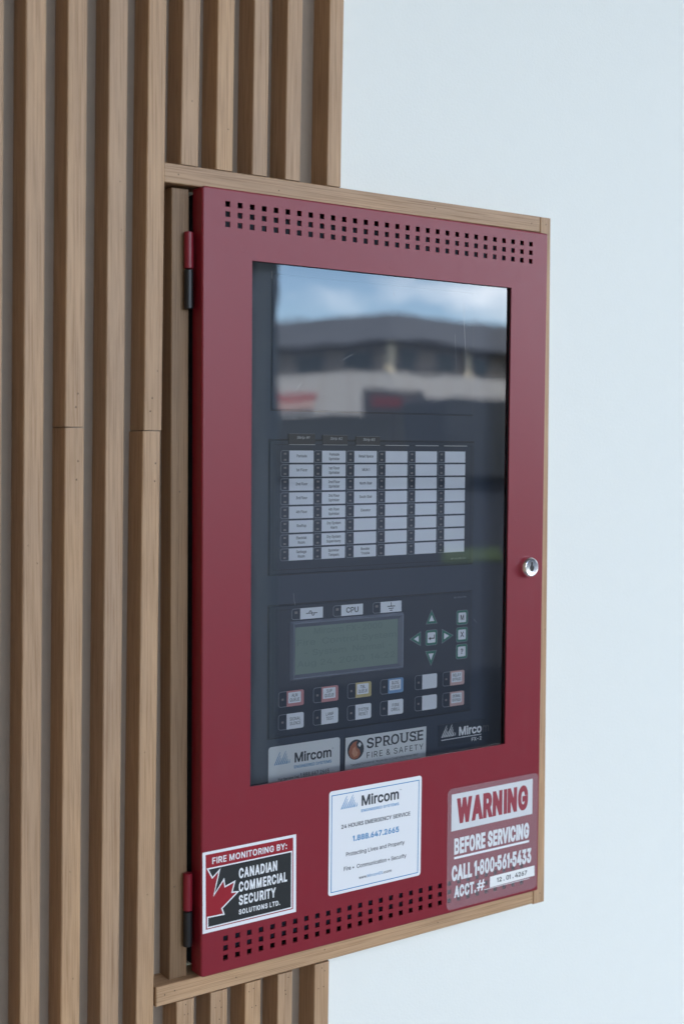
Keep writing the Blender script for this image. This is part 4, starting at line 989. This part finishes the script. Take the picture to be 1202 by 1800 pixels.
def arrow(pts):
    mb = MB()
    cx = sum(p[0] for p in pts) / 3
    cz = sum(p[1] for p in pts) / 3
    sc = lambda k: [(cx + (x - cx) * k, cz + (z - cz) * k) for x, z in pts]
    mb.plate(pts, YC, 0.0002, 0)
    mb.stroke(pts, 0.0003, YC - 0.00003, 2, True)
    mb.plate(sc(0.46), YC - 0.00006, 0.00005, 1)
    mb.build('arrow_key', [M_green, M_card, M_line], ctl)
arrow([(0.1966, 0.2103), (0.2069, 0.2103), (0.2016, 0.2204)])
arrow([(0.2015, 0.1794), (0.2067, 0.1903), (0.1962, 0.1903)])
arrow([(0.1818, 0.2003), (0.1916, 0.1949), (0.1916, 0.2052)])
arrow([(0.2117, 0.1949), (0.2223, 0.2001), (0.2117, 0.2054)])
def square_key(x0, x1, z0, z1, ch):
    mb = MB()
    mb.plate(rrect(x0, x1, z0, z1, 0.0016), YC, 0.0002, 0)
    o_ = rrect(x0, x1, z0, z1, 0.0016)
    mb.stroke(o_, 0.0003, YC - 0.00003, 3, True)
    mb.plate(rrect(x0 + 0.0017, x1 - 0.0017, z0 + 0.0017, z1 - 0.0017, 0.0008), YC - 0.00006, 0.00005, 1)
    cx, cz = (x0 + x1) / 2, (z0 + z1) / 2
    y = YC - 0.0001
    if ch == 'enter':
        mb.stroke([(cx + 0.0026, cz + 0.0020), (cx + 0.0026, cz - 0.0006), (cx - 0.0012, cz - 0.0006)], 0.0007, y, 2)
        mb.face([(cx - 0.0028, y, cz - 0.0006), (cx - 0.0008, y, cz - 0.0019), (cx - 0.0008, y, cz + 0.0007)], 2)
    else:
        w_ = 0.0017 if ch != '?' else 0.0012
        put_text(mb, ch, cx - w_, cx + w_, cz - 0.0019, cz + 0.0021, y, 2, 0.03)
    mb.build('square_key', [M_green, M_card, M_ink, M_line], ctl)
square_key(0.1963, 0.2071, 0.1945, 0.2056, 'enter')
square_key(0.2255, 0.2363, 0.2075, 0.2182, 'M')
square_key(0.2255, 0.2363, 0.1946, 0.2055, 'X')
square_key(0.2254, 0.2362, 0.1819, 0.1928, '?')

# ------------------------------------------------------------------ stickers
def mountain(mb, x0, x1, z0, z1, y, mi):
    """two peaks drawn with slanted tapering stripes"""
    w, h = x1 - x0, z1 - z0
    lean = 0.34 * w
    lens = [0.98, 0.74, 0.50, 1.0, 0.80, 0.58, 0.36]
    base = [0.00, 0.115, 0.23, 0.345, 0.46, 0.575, 0.69]
    for b_, l_ in zip(base, lens):
        bx = x0 + b_ * w
        tw = 0.062 * w
        mb.face([(bx, y, z0), (bx + tw, y, z0), (bx + tw * 0.55 + lean * l_, y, z0 + h * l_), (bx + tw * 0.1 + lean * l_, y, z0 + h * l_)], mi)
    for b_, l_ in ((0.76, 0.20), (0.84, 0.30), (0.90, 0.16)):
        bx = x0 + b_ * w
        mb.face([(bx, y, z0), (bx + 0.025 * w, y, z0), (bx + 0.025 * w + lean * l_, y, z0 + h * l_), (bx + lean * l_, y, z0 + h * l_)], mi)

def sticker(name, poly, y, mt, label_, th=0.00012):
    mb = MB()
    mb.plate(poly, y, th)
    return lab(mb.build(name, mt, panel), label_)

# inside the window: maker's service label
ys_ = YC - 0.0003
st = sticker('sticker', rrect(0.0620, 0.1206, 0.1040, 0.1366, 0.0022), YC - 0.0002, M_white, 'white service label with blue mountain logo behind the window, lower left')
mb = MB()
mountain(mb, 0.0665, 0.0797, 0.1238, 0.1326, ys_, 0)
mb.build('emblem', M_blue, st)
text_obj('Mircom', 0.0829, 0.1133, 0.1236, 0.1304, ys_, M_dkgrey, st, 0.042)
text_obj('TM', 0.1137, 0.1152, 0.1292, 0.1298, ys_, M_dkgrey, st, 0.0)
text_obj('ENGINEERED SYSTEMS', 0.0826, 0.1134, 0.1196, 0.1216, ys_, M_blue, st, 0.03)
text_obj('For Service Call', 0.0699, 0.0868, 0.1127, 0.1144, ys_, M_dkgrey, st, 0.022)
text_obj('1.888.647.2665', 0.0877, 0.1115, 0.1126, 0.1156, ys_, M_dkgrey, st, 0.01)
# fire and safety company label
st = sticker('sticker', [(0.1249, 0.1050), (0.1972, 0.1050), (0.1977, 0.1349), (0.1253, 0.1352)], YC - 0.0002, M_white, 'white label with a round flame emblem and serif lettering behind the window')
mb = MB()
ccx, ccz = 0.1341, 0.1259
mb.plate([(ccx + 0.0071 * math.cos(a * math.pi / 18), ccz + 0.0072 * math.sin(a * math.pi / 18)) for a in range(36)], ys_, 0.00005, 0)
fl = [(-0.0060, -0.0010), (-0.0050, -0.0046), (-0.0018, -0.0068), (0.0018, -0.0062), (0.0040, -0.0036), (0.0034, -0.0006), (0.0012, 0.0014), (0.0004, 0.0038), (0.0012, 0.0062), (-0.0022, 0.0052), (-0.0048, 0.0026)]
mb.plate([(ccx + x, ccz + z) for x, z in fl], ys_ - 0.00006, 0.00004, 1)
fl2 = [(-0.0034, -0.0022), (-0.0016, -0.0050), (0.0012, -0.0046), (0.0020, -0.0022), (0.0002, -0.0004), (-0.0004, 0.0024), (-0.0026, 0.0010)]
mb.plate([(ccx + x, ccz + z) for x, z in fl2], ys_ - 0.00012, 0.00004, 2)
mb.plate([(ccx + 0.0034 + x, ccz + 0.0032 + z) for x, z in ((0, -0.0018), (0.0016, 0), (0, 0.0018), (-0.0016, 0))], ys_ - 0.00012, 0.00004, 3)
mb.build('emblem', [M_dkgrey, M_orange, mat('flame_light', (0.62, 0.28, 0.16), 0.5), M_white], st)
mb = MB()
put_text(mb, 'SPROUSE', 0.1437, 0.1948, 0.1254, 0.1327, ys_, 0, 0.03, 1.05)
for fx_, zz_, w_ in ((0.170, 0, 0.0030), (0.318, 0, 0.0030), (0.418, 0, 0.0028), (0.160, 1, 0.0022), (0.308, 1, 0.0022), (0.600, 1, 0.0030), (0.712, 1, 0.0030), (0.872, 1, 0.0022), (0.872, 0, 0.0022)):
    xx = 0.1437 + fx_ * 0.0511
    zb2 = 0.1254 if zz_ == 0 else 0.1327 - 0.0007
    mb.quad(xx - w_ / 2, xx + w_ / 2, zb2, zb2 + 0.0007, ys_ - 0.00003, 0)
mb.build('lettering', M_dkgrey, st)
text_obj('FIRE & SAFETY', 0.1438, 0.1949, 0.1184, 0.1226, ys_, M_dkgrey, st, 0.006, 1.25)
text_obj('"Serving Commercial, Residential & Construction Since 1982"', 0.1297, 0.1906, 0.1146, 0.1160, ys_, M_print, st, 0.0)
# name plate on the dead front, lower right
mb = MB()
mb.plate([(0.2102, 0.1180), (0.2560, 0.1180), (0.2560, 0.1340), (0.2102, 0.1340)], YC + 0.0006, 0.0004)
st = lab(mb.build('name_plate', M_module, panel), 'dark maker name plate with white logo, lower right in the window')
yn = YC + 0.00052
mb = MB()
mountain(mb, 0.2126, 0.2270, 0.1243, 0.1330, yn, 0)
mb.build('emblem', M_logo_w, st)
text_obj('Mirco', 0.2296, 0.2519, 0.1238, 0.1304, yn, M_logo_w, st, 0.05)
lab(text_obj('m', 0.2528, 0.2592, 0.1238, 0.1304, yn, M_logo_dim, st, 0.022), 'last letter printed dim as if in shadow')
mb = MB()
mb.quad(0.2126, 0.2518, 0.1221, 0.1226, yn, 0)
mb.build('underline', M_logo_w, st)
text_obj('FX-2', 0.2421, 0.2519, 0.1182, 0.1209, yn, M_logo_w, st, 0.04, 1.15)

# on the door: fire monitoring sticker
yd = -0.0002
q = lambda k: yd - 0.00006 * k
st = sticker('sticker', [(0.0011, 0.0284), (0.0718, 0.0284), (0.0716, 0.0811), (0.0009, 0.0809)], yd, M_white, 'red white and black fire monitoring sticker with half a maple leaf')
mb = MB()
mb.plate([(0.0034, 0.0307), (0.0694, 0.0308), (0.0692, 0.0792), (0.0031, 0.0791)], q(1), 0.00005)
mb.build('red_field', M_sred, st)
leaf = [(0.0079, 0.0635), (0.0132, 0.0677), (0.0091, 0.0521), (0.0164, 0.0610), (0.0172, 0.0560), (0.0245, 0.0582), (0.0224, 0.0514), (0.0269, 0.0509), (0.0150, 0.0423), (0.0165, 0.0382)]
bp_ = [(0.0046, 0.0318), (0.0680, 0.0320), (0.0680, 0.0701), (0.0045, 0.0699)] + leaf + [(0.0046, 0.0385)]
mb = MB()
mb.plate(bp_, q(2), 0.00005)
mb.build('black_field', M_sblack, st)
mb = MB()
mb.stroke(bp_, 0.00085, q(3), 0, True)
mb.build('white_outline', M_white, st)
text_obj('FIRE MONITORING BY:', 0.0079, 0.0642, 0.0724, 0.0766, q(3), M_white, st, 0.04, 1.1)
for s, a, b_, z0_, z1_ in (('CANADIAN', 0.0275, 0.0567, 0.0593, 0.0660), ('COMMERCIAL', 0.0275, 0.0645, 0.0505, 0.0570), ('SECURITY', 0.0276, 0.0556, 0.0417, 0.0482), ('SOLUTIONS LTD.', 0.0276, 0.0591, 0.0356, 0.0389)):
    text_obj(s, a, b_, z0_, z1_, q(3), M_white, st, 0.055, 1.18)

# emergency service sticker
st = sticker('sticker', [(x - (0.0003 if z < 0.06 else 0), z) for x, z in rrect(0.0981, 0.1779, 0.0335, 0.1056, 0.0022)], yd, M_white, 'white emergency service sticker with a thin blue border and blue mountain logo')
mb = MB()
mb.stroke([(0.1001, 0.0358), (0.1750, 0.0358), (0.1754, 0.1025), (0.1002, 0.1025)], 0.00055, q(1), 0, True)
mb.build('blue_border', M_blue, st)
mb = MB()
mountain(mb, 0.1076, 0.1222, 0.0920, 0.1008, q(1), 0)
mb.build('emblem', M_blue, st)
text_obj('Mircom', 0.1251, 0.1574, 0.0917, 0.0991, q(1), M_dkgrey, st, 0.045)
text_obj('TM', 0.1579, 0.1597, 0.0978, 0.0985, q(1), M_dkgrey, st, 0.0)
text_obj('ENGINEERED SYSTEMS', 0.1249, 0.1575, 0.0874, 0.0893, q(1), M_blue, st, 0.03)
text_obj('24 HOURS EMERGENCY SERVICE', 0.1082, 0.1677, 0.0784, 0.0812, q(1), M_dkgrey, st, 0.035)
text_obj('1.888.647.2665', 0.1179, 0.1578, 0.0682, 0.0721, q(1), M_blue, st, 0.045)
text_obj('Protecting Lives and Property', 0.1124, 0.1628, 0.0586, 0.0614, q(1), M_dkgrey, st, 0.022)
text_obj('Fire \u2022  Communication \u2022 Security', 0.1106, 0.1645, 0.0488, 0.0516, q(1), M_dkgrey, st, 0.022)
text_obj('www.', 0.1234, 0.1303, 0.0408, 0.0428, q(1), M_dkgrey, st, 0.022)
text_obj('MircomES', 0.1305, 0.1438, 0.0408, 0.0428, q(1), M_blue, st, 0.008)
text_obj('.com', 0.1440, 0.1516, 0.0408, 0.0428, q(1), M_dkgrey, st, 0.022)

# warning film
st = sticker('sticker', rrect(0.2021, 0.2916, 0.0021, 0.0917, 0.0040, 6), yd, M_film, 'frosted see-through warning sticker with white lettering at the lower right of the door', 0.00005)
mb = MB()
mb.plate([(0.2058, 0.0603), (0.2858, 0.0606), (0.2858, 0.0877), (0.2058, 0.0874)], q(1), 0.00005)
mb.build('white_box', mat('film_white', (0.64, 0.65, 0.66), 0.4), st)
lab(text_obj('WARNING', 0.2109, 0.2811, 0.0650, 0.0838, q(2), M_film_letter, st, 0.085, 1.14), 'red lettering in the white box')
text_obj('BEFORE SERVICING', 0.2088, 0.2828, 0.0426, 0.0545, q(1), M_filmw, st, 0.075, 1.14)
mb = MB()
mb.quad(0.2088, 0.2829, 0.0392, 0.0409, q(1))
mb.build('underline', M_white, st)
text_obj('CALL 1~800~561~5433', 0.2066, 0.2854, 0.0231, 0.0345, q(1), M_filmw, st, 0.075, 1.14)
text_obj('ACCT.', 0.2093, 0.2302, 0.0104, 0.0192, q(1), M_filmw, st, 0.07, 1.14)
text_obj('#', 0.2308, 0.2390, 0.0110, 0.0192, q(1), M_white, st, 0.02)
mb = MB()
mb.quad(0.2380, 0.2840, 0.0108, 0.0112, q(1))
mb.build('underline', M_white, st)
mb = MB()
mb.plate([(0.2436, 0.0116), (0.2890, 0.0122), (0.2888, 0.0201), (0.2437, 0.0198)], q(3), 0.00005)
lab(mb.build('number_strip', M_cardpaper, st), 'white paper strip with the account number')
text_obj('12 . 01 . 4267', 0.2506, 0.2812, 0.0143, 0.0178, q(4), M_ink, st, 0.045, dz=0.004)

# ------------------------------------------------------------------ what the window mirrors: street side of the place
def asphalt():
    return noise_surface(mat('asphalt', (0.019, 0.023, 0.031), 0.85, spec=0.12), 30, 0.4, 0.01, colvar=0.2)
mb = MB()
mb.face([(-400, 400, GZ - 0.12), (-400, -400, GZ - 0.12), (400, -400, GZ - 0.12), (400, 400, GZ - 0.12)])
structure(mb.build('ground', asphalt()))
mb = MB()
mb.box(-6, 12, -2.2, YW + 1.5, GZ - 0.3, GZ)
structure(mb.build('pavement', noise_surface(mat('concrete', (0.30, 0.29, 0.27), 0.8), 14, 0.3, 0.004, colvar=0.12)))
mb = MB()
mb.face([(11.8, -14.0, GZ - 0.10), (13.4, -16.0, GZ - 0.10), (14.6, -16.0, GZ - 0.10), (13.0, -14.0, GZ - 0.10)])
gr = mb.build('grass', noise_surface(mat('grass_green', (0.030, 0.056, 0.012), 0.9), 60, 0.6, 0.03, colvar=0.35))
gr['kind'] = 'stuff'

# unseen wall added left of the slats to block side light
mb = MB()
mb.box(-1.38, -1.151, -3.4, YW + 0.25, GZ, 2.6)
tag(mb.build('shade_side_wall', noise_surface(mat('shade_side_wall_taupe', (0.40, 0.29, 0.19), 0.8), 120, 0.3, 0.001, colvar=0.05)), 'unseen taupe wall added left of the slats to block side light', 'wall')
# unseen roof added over the wall, its depth set to cut sky light
mb = MB()
mb.box(-1.38, 9.0, -3.5, YW + 0.25, 2.6, 2.85)
tag(mb.build('shade_roof', mat('shade_roof_grey', (0.35, 0.34, 0.33), 0.7)), 'unseen flat grey roof added above the white wall to cut sky light', 'roof')
# post mirrored at the left edge of the window
mb = MB()
mb.box(1.84, 2.07, -3.40, -3.20, GZ, 2.6)
post = tag(mb.build('porch_post', mat('post_grey', (0.42, 0.48, 0.55), 0.5)), 'square grey post mirrored at the left edge of the window', 'post')
mb = MB()
mb.box(1.95, 2.01, -3.198, -3.17, GZ, 2.6)
mb.build('downpipe', mat('downpipe_grey', (0.60, 0.66, 0.72), 0.4), post)

# building across the street
bld = thing('commercial_building', 'two-storey commercial building with grey roof and white band, mirrored in the window', 'building')
CX, CY, BW = 36.4, -47.7, 30.0
turn = Matrix.Rotation(math.radians(-14), 4, 'Z')
bld.matrix_world = Matrix.Translation((CX, CY, 0)) @ turn @ Matrix.Translation((-CX, -CY, 0))
def bpart(name, mt, x0, x1, y0, y1, z0, z1):
    k = MB()
    k.box(x0, x1, y0, y1, z0, z1)
    return k.build(name, mt, bld)
M_bwhite = mat('facade_white', (0.52, 0.505, 0.49), 0.7)
M_bbrown = mat('facade_taupe', (0.34, 0.29, 0.25), 0.7)
M_bglass = mat('dark_glazing', (0.02, 0.024, 0.03), 0.15)
M_broof = noise_surface(mat('roof_grey', (0.075, 0.083, 0.098), 0.7), 3, 0.2, 0.02, colvar=0.1)
M_cream = mat('cream_post', (0.85, 0.73, 0.52), 0.6)
M_bred = mat('sign_red', (0.38, 0.03, 0.04), 0.5)
bpart('wall', M_bwhite, CX, CX + BW, CY - BW, CY, 1.95, 4.0)
bpart('wall', M_bbrown, CX + 0.6, CX + BW, CY - BW, CY - 0.6, 4.0, 5.4)
bpart('storefront', M_bglass, CX + 0.5, CX + BW, CY - BW, CY - 0.5, GZ, 1.95)
mb = MB()
e0, e1 = -0.7, 1.6
base = [(CX + e0, CY - e0), (CX + BW, CY - e0), (CX + BW, CY - BW), (CX + e0, CY - BW)]
topq = [(CX + e1, CY - e1), (CX + BW, CY - e1), (CX + BW, CY - BW), (CX + e1, CY - BW)]
v = [(x, y, 5.4) for x, y in base] + [(x, y, 7.05) for x, y in topq]
mb.raw(v, [(0, 3, 7, 4), (1, 0, 4, 5), (4, 7, 6, 5), (3, 0, 1, 2), (2, 6, 7, 3), (1, 5, 6, 2)])
mb.build('roof', M_broof, bld)
for k in range(5):
    bpart('window', M_bglass, CX + 1.3 + 3.0 * k, CX + 2.5 + 3.0 * k, CY - 0.62, CY - 0.55, 4.2, 5.1)
    bpart('window', M_bglass, CX + 0.55, CX + 0.62, CY - 3.6 - 3.2 * k, CY - 1.7 - 3.2 * k, 4.2, 5.1)
for k in range(4):
    bpart('post', M_cream, CX - 0.1 + 6.2 * k, CX + 0.3 + 6.2 * k, CY - 0.35, CY - 0.1, 4.0, 5.4)
for k in range(8):
    bpart('panel_joint', M_bbrown, CX + 1.2 + 1.6 * k, CX + 1.25 + 1.6 * k, CY, CY + 0.02, 1.95, 4.0)
    bpart('panel_joint', M_bbrown, CX - 0.02, CX, CY - 1.2 - 1.6 * k, CY - 1.15 - 1.6 * k, 1.95, 4.0)
sg = bpart('sign', M_bred, CX - 0.15, CX - 0.02, CY - 12, CY - 4.7, 2.75, 3.0)
bpart('sign', mat('sign_pink', (0.60, 0.40, 0.36), 0.5), CX - 0.15, CX - 0.02, CY - 12, CY - 4.9, 2.3, 2.745)
sb = thing('sign_board', 'dark sign board with a red panel, mirrored in the window before the building', 'sign')
mb = MB()
mb.box(32.5, 35.8, CY + 3.0, CY + 3.15, 1.75, 2.9)
mb.box(34.0, 34.2, CY + 3.02, CY + 3.13, GZ, 1.75)
mb.build('board', mat('board_dark', (0.05, 0.05, 0.055), 0.5), sb)
mb = MB()
mb.box(32.9, 35.4, CY + 3.15, CY + 3.17, 2.2, 2.6)
mb.build('red_panel', mat('board_dull_red', (0.14, 0.025, 0.03), 0.5), sb)

# dark van parked before the building
van = thing('parked_van', 'dark panel van mirrored in the window, parked before the commercial building', 'van')
van.location = (36.6, -42.0, GZ - 0.12)
van.rotation_euler = (0, 0, math.radians(-10))
van.scale = (1.3, 1.3, 1.3)
M_van = mat('van_charcoal', (0.03, 0.033, 0.04), 0.35)
mb = MB()
side = [(-2.6, 0.45), (2.3, 0.45), (2.6, 0.8), (2.55, 1.3), (1.75, 1.55), (1.2, 2.75), (0.9, 2.95), (-2.5, 2.95), (-2.6, 2.8)]
n_ = len(side)
mb.raw([(x, y, z) for y in (-0.95, 0.95) for x, z in side], [tuple(range(n_)), tuple(range(2 * n_ - 1, n_ - 1, -1))] + [((k + 1) % n_, k, n_ + k, n_ + (k + 1) % n_) for k in range(n_)])
mb.build('body', M_van, van)
mb = MB()
mb.face([(1.30, 0.955, 1.65), (0.35, 0.955, 1.65), (0.35, 0.955, 2.5), (1.05, 0.955, 2.5)])
mb.build('window', M_bglass, van)
mb = MB()
mb.face([(1.79, -0.8, 1.58), (1.79, 0.8, 1.58), (1.26, 0.8, 2.70), (1.26, -0.8, 2.70)])
mb.build('windscreen', M_bglass, van)
for wx in (-1.7, 1.6):
    for wy in (-0.9, 0.9):
        mb = MB()
        mb.lathe([(0.0, wy - 0.1), (0.30, wy - 0.12), (0.34, wy - 0.08), (0.34, wy + 0.08), (0.30, wy + 0.12), (0.0, wy + 0.1)], wx, 0.34, 20, cap=False)
        mb.build('wheel', M_gasket, van)
